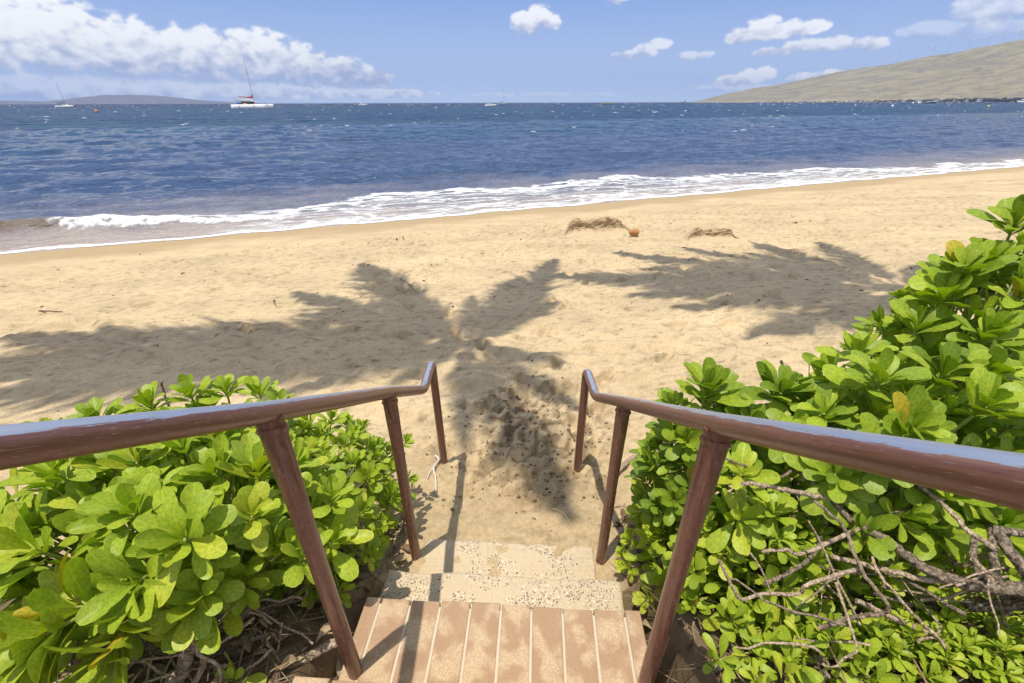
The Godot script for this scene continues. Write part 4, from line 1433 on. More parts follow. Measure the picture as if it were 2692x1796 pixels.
	shrub("naupaka_shrub_002", "green shrub showing above the left handrail, farthest from the steps", Vector3(-1.5, 1.2, -1.6), {
		"seed": 503, "core": Vector3(-1.45, 1.4, -1.5), "open": 0.85, "tints": [1, 0, 2, 1], "limbs": 5, "fill": 4.0,
		"heroes": [
			[Vector3(-1.40, 1.95, -1.55), Vector3(0.0, 1.0, 0.05), 0.122, 17, 0.95],
			[Vector3(-1.02, 1.90, -1.54), Vector3(0.1, 1.0, 0.0), 0.107, 15, 0.8],
			[Vector3(-1.62, 1.86, -1.47), Vector3(-0.2, 0.95, 0.0), 0.113, 16],
			[Vector3(-1.20, 1.86, -1.45), Vector3(0.1, 0.95, 0.1), 0.113, 16],
			[Vector3(-1.55, 1.93, -1.50), Vector3(-0.1, 1.0, 0.0), 0.115, 16, 0.9],
				[Vector3(-1.28, 1.93, -1.60), Vector3(0.05, 1.0, 0.0), 0.11, 16, 0.9],
				[Vector3(-1.12, 1.93, -1.58), Vector3(0.05, 1.0, 0.0), 0.105, 15, 0.9],
				[Vector3(-1.75, 1.90, -1.45), Vector3(-0.2, 1.0, 0.0), 0.11, 15, 0.9],
		],
		"mounds": [[Vector3(-1.38, 1.48, -1.45), Vector3(0.50, 0.40, 0.34), 59, 0.093, 0.122]]})
	shrub("naupaka_shrub_003", "tall glossy shrub with big rosettes at the right edge", Vector3(1.75, 1.2, -1.5), {
		"seed": 504, "core": Vector3(1.8, 1.5, -1.5), "open": 0.80, "tints": [0, 1, 2, 1, 0], "limbs": 7, "fill": 4.0,
		"heroes": [
			[Vector3(1.78, 2.47, -1.64), Vector3(-0.35, 0.85, 0.1), 0.158, 20, 0.9],
			[Vector3(2.02, 2.63, -1.76), Vector3(-0.2, 0.95, 0.1), 0.152, 20, 0.9],
			[Vector3(1.60, 2.28, -1.54), Vector3(-0.3, 0.9, 0.1), 0.143, 20, 0.9],
			[Vector3(1.66, 2.34, -1.34), Vector3(-0.1, 0.95, 0.2), 0.134, 20, 0.9],
			[Vector3(1.88, 2.44, -1.48), Vector3(0.0, 0.95, 0.2), 0.143, 19, 0.9],
			[Vector3(1.92, 2.50, -1.68), Vector3(-0.1, 0.95, 0.1), 0.151, 18, 0.9],
			[Vector3(2.12, 2.60, -1.68), Vector3(0.0, 0.95, 0.1), 0.151, 18, 0.9],
			[Vector3(1.72, 2.38, -1.60), Vector3(-0.3, 0.9, 0.1), 0.146, 18, 0.9],
			[Vector3(1.86, 2.40, -1.78), Vector3(-0.3, 0.9, 0.0), 0.134, 16, 0.9],
			[Vector3(2.15, 2.55, -1.55), Vector3(0.1, 0.95, 0.2), 0.143, 19, 0.9],
		],
		"mounds": [[Vector3(2.05, 1.82, -1.6), Vector3(0.47, 0.70, 0.42), 81, 0.114, 0.147], [Vector3(2.45, 1.9, -1.6), Vector3(0.55, 0.7, 0.6), 48, 0.120, 0.147]]})
	shrub("naupaka_shrub_004", "rounded shrub of cupped leaves right behind the right handrail", Vector3(1.15, 1.25, -1.15), {
		"seed": 505, "floor": 1.90, "core": Vector3(1.15, 1.5, -1.15), "open": 0.80, "tints": [1, 0, 2, 1, 3], "limbs": 7, "fill": 4.0,
		"heroes": [
			[Vector3(1.15, 2.30, -1.13), Vector3(-0.1, 0.95, 0.15), 0.144, 21, 0.95],
			[Vector3(1.13, 2.24, -0.96), Vector3(0.0, 0.8, 0.5), 0.130, 21, 0.9],
			[Vector3(1.33, 2.31, -0.98), Vector3(0.0, 0.95, 0.3), 0.135, 20, 0.9],
			[Vector3(1.38, 2.30, -1.17), Vector3(0.0, 1.0, 0.1), 0.135, 20, 0.9],
			[Vector3(1.22, 2.28, -1.32), Vector3(-0.2, 0.95, 0.0), 0.120, 19, 0.9],
			[Vector3(1.50, 2.30, -1.15), Vector3(0.15, 0.95, 0.2), 0.135, 20, 0.9],
			[Vector3(1.50, 2.29, -0.97), Vector3(0.15, 0.9, 0.4), 0.135, 19, 0.9],
		],
		"mounds": [[Vector3(1.25, 1.70, -1.15), Vector3(0.42, 0.56, 0.34), 72, 0.111, 0.134], [Vector3(1.62, 1.7, -1.05), Vector3(0.4, 0.56, 0.3), 35, 0.111, 0.134]]})
	shrub("naupaka_shrub_005", "deep green rosettes rising above the middle of the right handrail", Vector3(0.85, 1.15, -1.35), {
		"seed": 506, "core": Vector3(0.86, 1.4, -1.35), "open": 0.80, "tints": [1, 2, 3, 1], "limbs": 6, "fill": 4.0,
		"heroes": [
			[Vector3(0.74, 2.10, -1.36), Vector3(-0.05, 0.98, 0.1), 0.143, 22, 0.92],
			[Vector3(0.98, 2.13, -1.30), Vector3(0.05, 0.98, 0.15), 0.143, 21, 0.92],
			[Vector3(0.62, 2.02, -1.36), Vector3(-0.5, 0.8, 0.1), 0.084, 18, 0.9],
			[Vector3(0.66, 1.92, -1.28), Vector3(-0.3, 0.7, 0.4), 0.108, 19, 0.9],
			[Vector3(1.08, 2.06, -1.22), Vector3(0.3, 0.8, 0.3), 0.123, 17, 0.9],
			[Vector3(0.86, 2.03, -1.22), Vector3(0.0, 0.8, 0.4), 0.118, 19, 0.9],
		],
		"mounds": [[Vector3(0.84, 1.58, -1.36), Vector3(0.28, 0.46, 0.26), 59, 0.085, 0.118]]})
	shrub("naupaka_shrub_006", "low yellow-green shrub in front of the right handrail's middle post", Vector3(0.72, 1.15, -1.2), {
		"seed": 507, "open": 0.90, "core": Vector3(0.74, 1.3, -1.15), "tints": [0, 4, 0, 1], "leaves": small_leaves, "limbs": 6, "fill": 4.5,
		"heroes": [
			[Vector3(0.52, 1.34, -1.28), Vector3(-0.6, 0.6, 0.1), 0.062, 14, 1.1],
			[Vector3(0.54, 1.31, -1.04), Vector3(-0.6, 0.5, 0.2), 0.071, 12, 1.1],
			[Vector3(0.60, 1.55, -1.42), Vector3(-0.5, 0.8, 0.0), 0.076, 14],
			[Vector3(0.66, 1.55, -1.30), Vector3(-0.3, 0.8, 0.2), 0.085, 14],
			[Vector3(0.58, 1.46, -1.34), Vector3(-0.5, 0.7, 0.1), 0.071, 13],
			[Vector3(0.68, 1.44, -1.1), Vector3(-0.2, 0.7, 0.4), 0.095, 13],
		],
		"mounds": [[Vector3(0.76, 1.28, -1.2), Vector3(0.26, 0.30, 0.32), 83, 0.062, 0.085]]})
	shrub("naupaka_shrub_007", "sprawling low shrub with bare grey branches at the bottom right", Vector3(1.1, 1.4, -0.8), {
		"seed": 508, "tangle": [28, Vector3(0.80, 1.56, -0.92), Vector3(1.45, 1.98, -0.60)], "core": Vector3(1.22, 1.55, -0.85), "tints": [0, 1, 0, 4, 2], "limbs": 5, "fill": 5.0,
		"heroes": [
			[Vector3(0.70, 2.06, -0.97), Vector3(-0.1, 0.9, 0.3), 0.104, 13],
			[Vector3(0.72, 1.90, -0.93), Vector3(0.0, 0.7, 0.6), 0.112, 13, 1.1],
			[Vector3(0.68, 1.78, -0.90), Vector3(-0.2, 0.8, 0.4), 0.084, 12],
			[Vector3(0.84, 1.72, -0.80), Vector3(0.1, 0.6, 0.7), 0.100, 12, 1.15],
			[Vector3(0.70, 1.62, -0.78), Vector3(0.0, 0.8, 0.5), 0.088, 13, 1.1],
			[Vector3(0.76, 1.66, -0.70), Vector3(0.2, 0.6, 0.7), 0.080, 11],
			[Vector3(0.60, 1.58, -0.86), Vector3(-0.4, 0.6, 0.3), 0.068, 11],
			[Vector3(0.76, 1.71, -0.62), Vector3(0.0, 0.85, 0.4), 0.084, 13, 1.1],
			[Vector3(0.60, 1.64, -0.66), Vector3(-0.2, 0.8, 0.4), 0.068, 12, 1.1],
			[Vector3(0.95, 1.72, -0.58), Vector3(0.1, 0.8, 0.4), 0.076, 12, 1.1],
			[Vector3(1.06, 1.98, -0.99), Vector3(0.0, 0.9, 0.4), 0.060, 12],
		],
		"mounds": [[Vector3(0.80, 1.60, -0.95), Vector3(0.22, 0.30, 0.18), 54, 0.064, 0.092], [Vector3(1.12, 1.58, -1.0), Vector3(0.35, 0.34, 0.16), 81, 0.040, 0.056], [Vector3(0.92, 1.52, -0.72), Vector3(0.22, 0.14, 0.14), 45, 0.040, 0.060], [Vector3(1.5, 1.62, -0.85), Vector3(0.4, 0.32, 0.25), 81, 0.040, 0.056], [Vector3(1.25, 1.64, -0.66), Vector3(0.3, 0.14, 0.12), 40, 0.036, 0.048], [Vector3(0.88, 1.62, -0.62), Vector3(0.32, 0.15, 0.13), 81, 0.044, 0.068], [Vector3(1.42, 1.66, -0.60), Vector3(0.3, 0.16, 0.12), 48, 0.036, 0.048]],
		"branches": [
			[[Vector3(1.36, 1.99, -0.60), Vector3(1.27, 1.99, -0.65), Vector3(1.22, 1.95, -0.68), Vector3(1.18, 1.93, -0.71), Vector3(1.15, 1.92, -0.74), Vector3(1.11, 1.93, -0.78), Vector3(1.08, 1.94, -0.83), Vector3(1.03, 1.94, -0.88), Vector3(1.0, 1.96, -0.92), Vector3(0.97, 1.98, -0.97), Vector3(0.92, 2.01, -1.03)], 0.026, 0.010, "dark_bark"],
			[[Vector3(1.20, 1.91, -0.72), Vector3(1.14, 1.88, -0.75), Vector3(1.08, 1.88, -0.77), Vector3(1.01, 1.88, -0.79), Vector3(0.93, 1.89, -0.81)], 0.012, 0.009, "pale_bark"],
			[[Vector3(0.88, 2.03, -0.89), Vector3(0.92, 2.01, -0.84), Vector3(0.94, 1.99, -0.82), Vector3(0.94, 1.96, -0.77), Vector3(0.95, 1.93, -0.72), Vector3(0.97, 1.91, -0.68), Vector3(0.98, 1.89, -0.66), Vector3(0.97, 1.87, -0.66), Vector3(0.92, 1.83, -0.67), Vector3(0.84, 1.78, -0.67)], 0.006, 0.0085, "bark"],
			[[Vector3(1.22, 2.06, -0.71), Vector3(1.21, 2.05, -0.77), Vector3(1.22, 2.05, -0.84), Vector3(1.21, 2.05, -0.93)], 0.010, 0.008, "pale_bark"],
			[[Vector3(1.02, 1.95, -0.86), Vector3(0.95, 1.90, -0.85), Vector3(0.86, 1.86, -0.84), Vector3(0.84, 1.85, -0.86), Vector3(0.77, 1.83, -0.87)], 0.009, 0.008, "pale_bark"],
			[[Vector3(0.95, 1.92, -0.75), Vector3(0.87, 1.90, -0.74), Vector3(0.81, 1.88, -0.73), Vector3(0.80, 1.84, -0.73), Vector3(0.70, 1.84, -0.73), Vector3(0.64, 1.83, -0.72), Vector3(0.60, 1.89, -0.73), Vector3(0.56, 1.96, -0.75)], 0.008, 0.006, "pale_bark"],
			[[Vector3(1.33, 1.95, -0.68), Vector3(1.37, 1.80, -0.70), Vector3(1.35, 1.72, -0.69), Vector3(1.31, 1.68, -0.68), Vector3(1.24, 1.66, -0.69), Vector3(1.10, 1.66, -0.70)], 0.017, 0.008, "bark"],
			[[Vector3(1.22, 1.72, -0.66), Vector3(1.11, 1.76, -0.69), Vector3(1.03, 1.81, -0.69), Vector3(0.95, 1.84, -0.71)], 0.012, 0.010, "pale_bark"],
			[[Vector3(1.19, 1.68, -0.67), Vector3(1.05, 1.66, -0.66), Vector3(0.91, 1.65, -0.66)], 0.009, 0.008, "pale_bark"],
			[[Vector3(1.01, 1.93, -0.78), Vector3(1.0, 1.92, -0.73), Vector3(1.04, 1.88, -0.69), Vector3(1.10, 1.82, -0.66), Vector3(1.14, 1.79, -0.64), Vector3(1.18, 1.73, -0.62), Vector3(1.19, 1.66, -0.61)], 0.005, 0.007, "pale_bark"],
			[[Vector3(1.43, 2.0, -0.91), Vector3(1.37, 1.97, -0.83), Vector3(1.31, 1.95, -0.75), Vector3(1.26, 1.95, -0.69)], 0.013, 0.016, "dark_bark"],
			[[Vector3(0.63, 2.12, -0.97), Vector3(0.73, 2.07, -0.98), Vector3(0.83, 2.02, -0.99), Vector3(0.90, 2.01, -1.03)], 0.005, 0.007, "bark"],
			[[Vector3(0.66, 2.09, -0.90), Vector3(0.74, 2.06, -0.92), Vector3(0.82, 2.03, -0.93), Vector3(0.90, 2.0, -0.94), Vector3(0.98, 1.97, -0.95)], 0.008, 0.012, "pale_bark"],
			[[Vector3(0.75, 1.79, -0.79), Vector3(0.84, 1.83, -0.81), Vector3(0.91, 1.87, -0.84), Vector3(0.92, 1.91, -0.86)], 0.009, 0.008, "dark_bark"],
			[[Vector3(0.68, 1.92, -0.80), Vector3(0.71, 1.88, -0.78), Vector3(0.74, 1.82, -0.75)], 0.004, 0.003, "pale_bark"],
			[[Vector3(1.41, 1.69, -0.62), Vector3(1.37, 1.67, -0.66), Vector3(1.33, 1.64, -0.69)], 0.014, 0.013, "bark"],
			[[Vector3(1.29, 1.98, -0.80), Vector3(1.24, 1.97, -0.74), Vector3(1.22, 1.96, -0.70)], 0.011, 0.012, "dark_bark"],
			[[Vector3(1.18, 2.02, -0.71), Vector3(1.22, 1.98, -0.68)], 0.008, 0.010, "pale_bark"],
			[[Vector3(1.08, 1.76, -0.78), Vector3(1.21, 1.73, -0.76), Vector3(1.32, 1.71, -0.75)], 0.007, 0.009, "dark_bark"],
			[[Vector3(1.36, 1.98, -0.60), Vector3(1.29, 2.01, -0.67), Vector3(1.27, 2.05, -0.73), Vector3(1.29, 2.05, -0.77), Vector3(1.36, 2.05, -0.76)], 0.022, 0.014, "dark_bark"],
			[[Vector3(1.36, 1.97, -0.62), Vector3(1.31, 1.80, -0.72), Vector3(1.27, 1.62, -0.80), Vector3(1.24, 1.45, -0.86)], 0.019, 0.024, "dark_bark"],
		]})

# ---------------------------------------------------------------- boats
func hull_mesh(L: float, beam: float, deep: float, high: float, rake := 0.1, sheer := 0.12) -> ArrayMesh:
	var st := st_new()
	var sec := []
	for i in 11:
		var t := i / 10.0
		var w := beam * 0.5 * (0.82 + 0.18 * ss(0.0, 0.35, t)) * sqrt(maxf(0.0, 1.0 - pow(maxf(0.0, t - 0.45) / 0.56, 2.4)))
		var top := high * (1.0 + sheer * 3.0 * t * t)
		var x := (t - 0.5) * L
		var row := []
		for q in [Vector2(0, -deep), Vector2(0.62, -deep * 0.75), Vector2(0.92, 0.0), Vector2(1.0, 1.0), Vector2(0.0, 1.02)]:
			var y: float = q.y * top if q.y > 0.0 else q.y
			row.append(Vector3(x + rake * L * maxf(0.0, q.y) * ss(0.6, 1.0, t) + (rake * L * 0.3 * q.y if t < 0.05 else 0.0), y, w * q.x))
		sec.append(row)
	for s in [1.0, -1.0]:
		for i in 10:
			for k in 4:
				var q := [sec[i][k], sec[i + 1][k], sec[i + 1][k + 1], sec[i][k + 1]]
				for j in 4: q[j] = Vector3(q[j].x, q[j].y, q[j].z * s)
				var o := [0, 1, 2, 0, 2, 3] if s < 0.0 else [0, 2, 1, 0, 3, 2]
				for j in o: st.add_vertex(q[j])
		var e: Array = sec[0]
		for k in 4:
			var tri := [Vector3(e[0].x, 0, 0), e[k] * Vector3(1, 1, s), e[k + 1] * Vector3(1, 1, s)]
			for j in ([0, 1, 2] if s < 0.0 else [0, 2, 1]): st.add_vertex(tri[j])
	return done(st, false)

func rod(a: Vector3, b: Vector3, r: float, r2 := -1.0, sides := 6) -> ArrayMesh:
	var g := Geo.new()
	g.tube(PackedVector3Array([a, b]), PackedFloat32Array([r, r if r2 < 0.0 else r2]), sides)
	return g.mesh()

func cabin_mesh(x0: float, x1: float, y0: float, y1: float, w: float, slope_front: float, slope_back: float) -> ArrayMesh:
	var g := Geo.new()
	var a := Vector3(x0, y0, w); var b := Vector3(x1, y0, w); var c := Vector3(x1 - slope_front, y1, w * 0.86); var d := Vector3(x0 + slope_back, y1, w * 0.86)
	var m := Vector3(1, 1, -1)
	g.quad(a, d, c, b); g.quad(b * m, c * m, d * m, a * m); g.quad(d, d * m, c * m, c); g.quad(b, c, c * m, b * m); g.quad(a * m, d * m, d, a)
	return g.mesh()

func mast(parent: Node3D, x: float, y0: float, h: float, r: float, m: Material, bow: Vector3, stern: Vector3) -> void:
	node("mast", rod(Vector3(x, y0, 0), Vector3(x - h * 0.01, y0 + h, 0), r, r * 0.7), m, parent)
	node("stay", rod(bow, Vector3(x, y0 + h * 0.94, 0), 0.035), M.steel, parent)
	node("stay", rod(stern, Vector3(x - h * 0.01, y0 + h * 0.99, 0), 0.03), M.steel, parent)
	node("spreader", rod(Vector3(x, y0 + h * 0.55, -0.9), Vector3(x, y0 + h * 0.55, 0.9), 0.06), M.steel, parent)

func catamaran(called: String, label: String, at: Vector3, k: float, plain: bool, yaw := 0.0) -> Node3D:
	var o := thing(called, label, "catamaran", at)
	o.scale = Vector3.ONE * k
	o.rotation.y = yaw
	for z in [-4.2, 4.2]:
		node("hull", hull_mesh(22.0, 2.2, 0.6, 2.25, 0.03, 0.03), M.white, o, Vector3(0, 0, z))
		for x in [-6.0, 3.0]:
			var w := Geo.new()
			w.box(Vector3(x, 1.0, z + 0.97), Vector3(x + 0.8, 1.35, z + 1.03))
			node("porthole", w.mesh(), M.dark, o)
	var deck := Geo.new()
	deck.box(Vector3(-9.6, 1.6, -3.4), Vector3(2.6, 2.3, 3.4))
	node("deck", deck.mesh(), M.white, o)
	node("crossbeam", rod(Vector3(9.0, 1.75, -4.2), Vector3(9.0, 1.75, 4.2), 0.22), M.steel, o)
	node("net", rod(Vector3(2.6, 1.7, 0), Vector3(9.0, 1.72, 0), 0.15), M.grey, o)
	node("saloon", cabin_mesh(-5.5, 1.6, 2.3, 3.7, 3.2, 1.4, 0.3), M.dark if not plain else M.white, o)
	var roof := Geo.new()
	roof.tube(PackedVector3Array([Vector3(-10.6, 4.1, 0), Vector3(-8.5, 4.3, 0), Vector3(-5.0, 4.45, 0), Vector3(0.0, 4.25, 0), Vector3(1.6, 3.8, 0)]), PackedFloat32Array([2.2, 3.0, 3.2, 3.0, 1.6]), 14, true, PackedVector2Array([Vector2(1, 0.06), Vector2(1, 0.17), Vector2(1, 0.21), Vector2(1, 0.19), Vector2(1, 0.06)]))
	node("roof", roof.mesh(), M.white, o)
	for z in [-2.6, 2.6]:
		node("roof_post", rod(Vector3(-9.3, 1.8, z), Vector3(-9.3, 3.6, z), 0.08), M.steel, o)
	mast(o, 1.7, 1.9, 25.0, 0.26, M.white, Vector3(9.0, 1.9, 0), Vector3(-9.0, 3.0, 0))
	node("stay", rod(Vector3(6.4, 1.9, 0), Vector3(1.7, 21.0, 0), 0.05), M.steel, o)
	node("boom", rod(Vector3(1.6, 5.6, 0), Vector3(-7.8, 6.3, 0), 0.16), M.white, o)
	var sail := Geo.new()
	sail.tube(PackedVector3Array([Vector3(1.5, 6.6, 0), Vector3(0.3, 6.35, 0), Vector3(-2.0, 6.2, 0), Vector3(-7.4, 6.55, 0)]), PackedFloat32Array([0.95, 0.55, 0.32, 0.2]), 10, true, PackedVector2Array([Vector2(0.4, 1.3), Vector2(0.5, 1.0), Vector2(0.7, 1), Vector2(0.8, 1)]))
	node("sail_cover", sail.mesh(), M.grey if plain else M.red, o)
	if not plain:
		var cover := Geo.new()
		cover.tube(PackedVector3Array([Vector3(-7.6, 2.9, 3.5), Vector3(-6.6, 2.95, 3.55), Vector3(-5.4, 2.9, 3.5)]), PackedFloat32Array([0.3, 0.55, 0.35]), 9)
		node("blue_canvas", cover.mesh(), M.blue, o)
		var crate := Geo.new()
		crate.box(Vector3(-3.9, 2.3, 3.25), Vector3(-1.4, 3.0, 3.7))
		node("bench", crate.mesh(), M.tan, o)
		var hatch := Geo.new()
		hatch.box(Vector3(1.4, 2.31, 1.6), Vector3(4.4, 2.5, 3.6))
		node("red_deck_mat", hatch.mesh(), M.red, o)
		for z in [-1.4, 1.4]:
			node("bow_rail", rod(Vector3(8.0, 1.9, z * 3.0), Vector3(8.6, 2.9, z * 3.0), 0.07), M.steel, o)
	return o

func sailboat(called: String, label: String, at: Vector3, L: float, mast_h: float, hull_m: Material, cover_m: Material, yaw := 0.0) -> Node3D:
	var o := thing(called, label, "sailboat", at)
	o.rotation.y = yaw
	var b := L * 0.26
	node("hull", hull_mesh(L, b, L * 0.05, L * 0.075, 0.05, 0.15), hull_m, o)
	node("cabin", cabin_mesh(-L * 0.12, L * 0.2, L * 0.075, L * 0.125, b * 0.3, L * 0.07, L * 0.02), M.white, o)
	node("window_band", cabin_mesh(-L * 0.09, L * 0.14, L * 0.09, L * 0.112, b * 0.302, L * 0.03, L * 0.01), M.dark, o)
	node("bimini", cabin_mesh(-L * 0.36, -L * 0.12, L * 0.165, L * 0.185, b * 0.34, L * 0.02, L * 0.02), cover_m, o)
	for z in [-0.3, 0.3]:
		node("bimini_post", rod(Vector3(-L * 0.3, L * 0.075, b * z), Vector3(-L * 0.3, L * 0.165, b * z), 0.04), M.steel, o)
	mast(o, L * 0.06, L * 0.1, mast_h, 0.17, M.grey, Vector3(L * 0.52, L * 0.1, 0), Vector3(-L * 0.47, L * 0.08, 0))
	node("boom", rod(Vector3(L * 0.06, L * 0.2, 0), Vector3(-L * 0.3, L * 0.215, 0), 0.1), M.white, o)
	node("sail_cover", rod(Vector3(L * 0.05, L * 0.228, 0), Vector3(-L * 0.29, L * 0.236, 0), 0.28, 0.16), cover_m, o)
	return o

func motorboat(called: String, label: String, at: Vector3, L: float, hull_m: Material, decks: int, tower: bool, yaw := 0.0) -> Node3D:
	var o := thing(called, label, "motorboat", at)
	o.rotation.y = yaw
	var b := L * 0.28
	var h := L * 0.085
	node("hull", hull_mesh(L, b, L * 0.04, h, 0.07, 0.22), hull_m, o)
	var y := h
	for k in decks:
		var x0 := -L * (0.30 - 0.05 * k)
		var x1 := L * (0.22 - 0.09 * k)
		node("cabin", cabin_mesh(x0, x1, y, y + L * 0.085, b * (0.40 - 0.05 * k), L * 0.08, L * 0.02), M.white, o)
		node("window_band", cabin_mesh(x0 + L * 0.03, x1 - L * 0.025, y + L * 0.03, y + L * 0.065, b * (0.402 - 0.05 * k), L * 0.033, L * 0.01), M.dark, o)
		y += L * 0.085
		node("roof", cabin_mesh(x0 - L * 0.03, x1 - L * 0.04, y + 0.02, y + L * 0.012, b * (0.41 - 0.05 * k), 0.1, 0.1), M.white, o)
		y += L * 0.014
	if tower:
		for sx in [-1.0, 1.0]:
			for sz in [-1.0, 1.0]:
				node("tower_leg", rod(Vector3(-L * 0.10 + sx * L * 0.075, h, sz * b * 0.33), Vector3(-L * 0.10 + sx * L * 0.03, L * 0.62, sz * b * 0.14), 0.09), M.white, o)
		node("tower_top", cabin_mesh(-L * 0.16, -L * 0.04, L * 0.60, L * 0.66, b * 0.2, 0.2, 0.2), M.white, o)
	else:
		node("antenna", rod(Vector3(-L * 0.08, y, 0), Vector3(-L * 0.1, y + L * 0.12, 0), 0.06), M.white, o)
	node("rail", rod(Vector3(L * 0.25, h * 1.9, b * 0.3), Vector3(L * 0.5, h * 2.1, 0), 0.05), M.steel, o)
	return o

func buoy(called: String, label: String, at: Vector3, d: float, m: Material) -> void:
	var o := thing(called, label, "buoy", at, "mooring buoys on the water")
	var sp := SphereMesh.new()
	sp.radius = d / 2.0; sp.height = d; sp.radial_segments = 16; sp.rings = 10
	node("float", sp, m, o, Vector3(0, d * 0.3, 0))
	var g := Geo.new()
	g.tube(PackedVector3Array([Vector3(0, d * 0.78, 0), Vector3(0, d * 0.9, 0), Vector3(0, d * 1.05, 0)]), PackedFloat32Array([d * 0.16, d * 0.12, d * 0.12]), 8)
	node("mooring_eye", g.mesh(), M.steel, o)

func build_boats() -> void:
	catamaran("catamaran", "large white sailing catamaran with a red sail cover, nearest of the boats", Vector3(-177.0, 0, -339.0), 1.08, false)
	sailboat("sailboat", "white sailboat with a dark boom cover, farthest left, before the island", Vector3(-460.0, 0, -511.0), 18.5, 20.0, M.white, M.navy)
	sailboat("sailboat_001", "tiny white sailboat between the catamaran and the picture's middle", Vector3(-281.0, 0, -940.0), 16.0, 20.0, M.white, M.white)
	motorboat("motorboat", "white fishing boat with a lookout tower near the picture's middle", Vector3(-23.0, 0, -544.0), 12.2, M.white, 1, true)
	sailboat("sailboat_002", "dark-covered sailboat just right of the white fishing boat", Vector3(-18.0, 0, -1085.0), 18.7, 29.0, M.grey, M.navy)
	var o := thing("barge", "low olive barge lying on the horizon, right of the middle", "barge", Vector3(180.0, 0, -926.0))
	node("hull", hull_mesh(21.0, 5.0, 0.5, 1.5, 0.05, 0.05), M.olive, o)
	var g := Geo.new()
	g.box(Vector3(-8.5, 1.4, -1.8), Vector3(3.0, 2.6, 1.8))
	node("cargo", g.mesh(), M.olive, o)
	node("stern_post", rod(Vector3(-9.0, 1.2, 0), Vector3(-9.2, 3.4, 0), 0.12), M.grey, o)
	motorboat("motorboat_001", "grey ship on the horizon at the tip of the mountain slope", Vector3(991.0, 0, -2849.0), 37.0, M.grey, 3, false, PI)
	catamaran("catamaran_001", "white sailing catamaran moored below the mountain slope on the right", Vector3(838.0, 0, -1025.0), 1.05, true, 0.7)
	motorboat("motorboat_002", "black-hulled boat with white cabin right of the moored catamaran", Vector3(817.0, 0, -968.0), 21.6, M.dark, 1, false)
	motorboat("motorboat_003", "small dark motor boat off the far shore, above the yellow-green buoy", Vector3(875.0, 0, -911.0), 10.5, M.navy, 1, false)
	motorboat("motorboat_004", "long white yacht cut off by the right edge of the picture", Vector3(1118.0, 0, -1082.0), 33.0, M.white, 2, false, PI)
	buoy("buoy", "yellow-green ball buoy near the right edge", Vector3(285.3, 0, -295.6), 1.35, mat(lin(0.55, 0.62, 0.03), 0.4))
	buoy("buoy_001", "white ball buoy left of the yellow-green one", Vector3(265.0, 0, -344.0), 1.5, M.white)
	buoy("buoy_002", "orange ball buoy on the left, between the sailboat and the catamaran", Vector3(-170.4, 0, -202.5), 1.1, mat(lin(0.75, 0.28, 0.06), 0.45))
	buoy("buoy_003", "pale orange buoy far out below the middle of the mountain slope", Vector3(303.0, 0, -436.0), 1.3, mat(lin(0.75, 0.45, 0.25), 0.45))

# ---------------------------------------------------------------- things lying on the beach
func on_sand(x: float, z: float, up := 0.0) -> Vector3:
	return Vector3(x, sand_point(x, z).y + up, z)

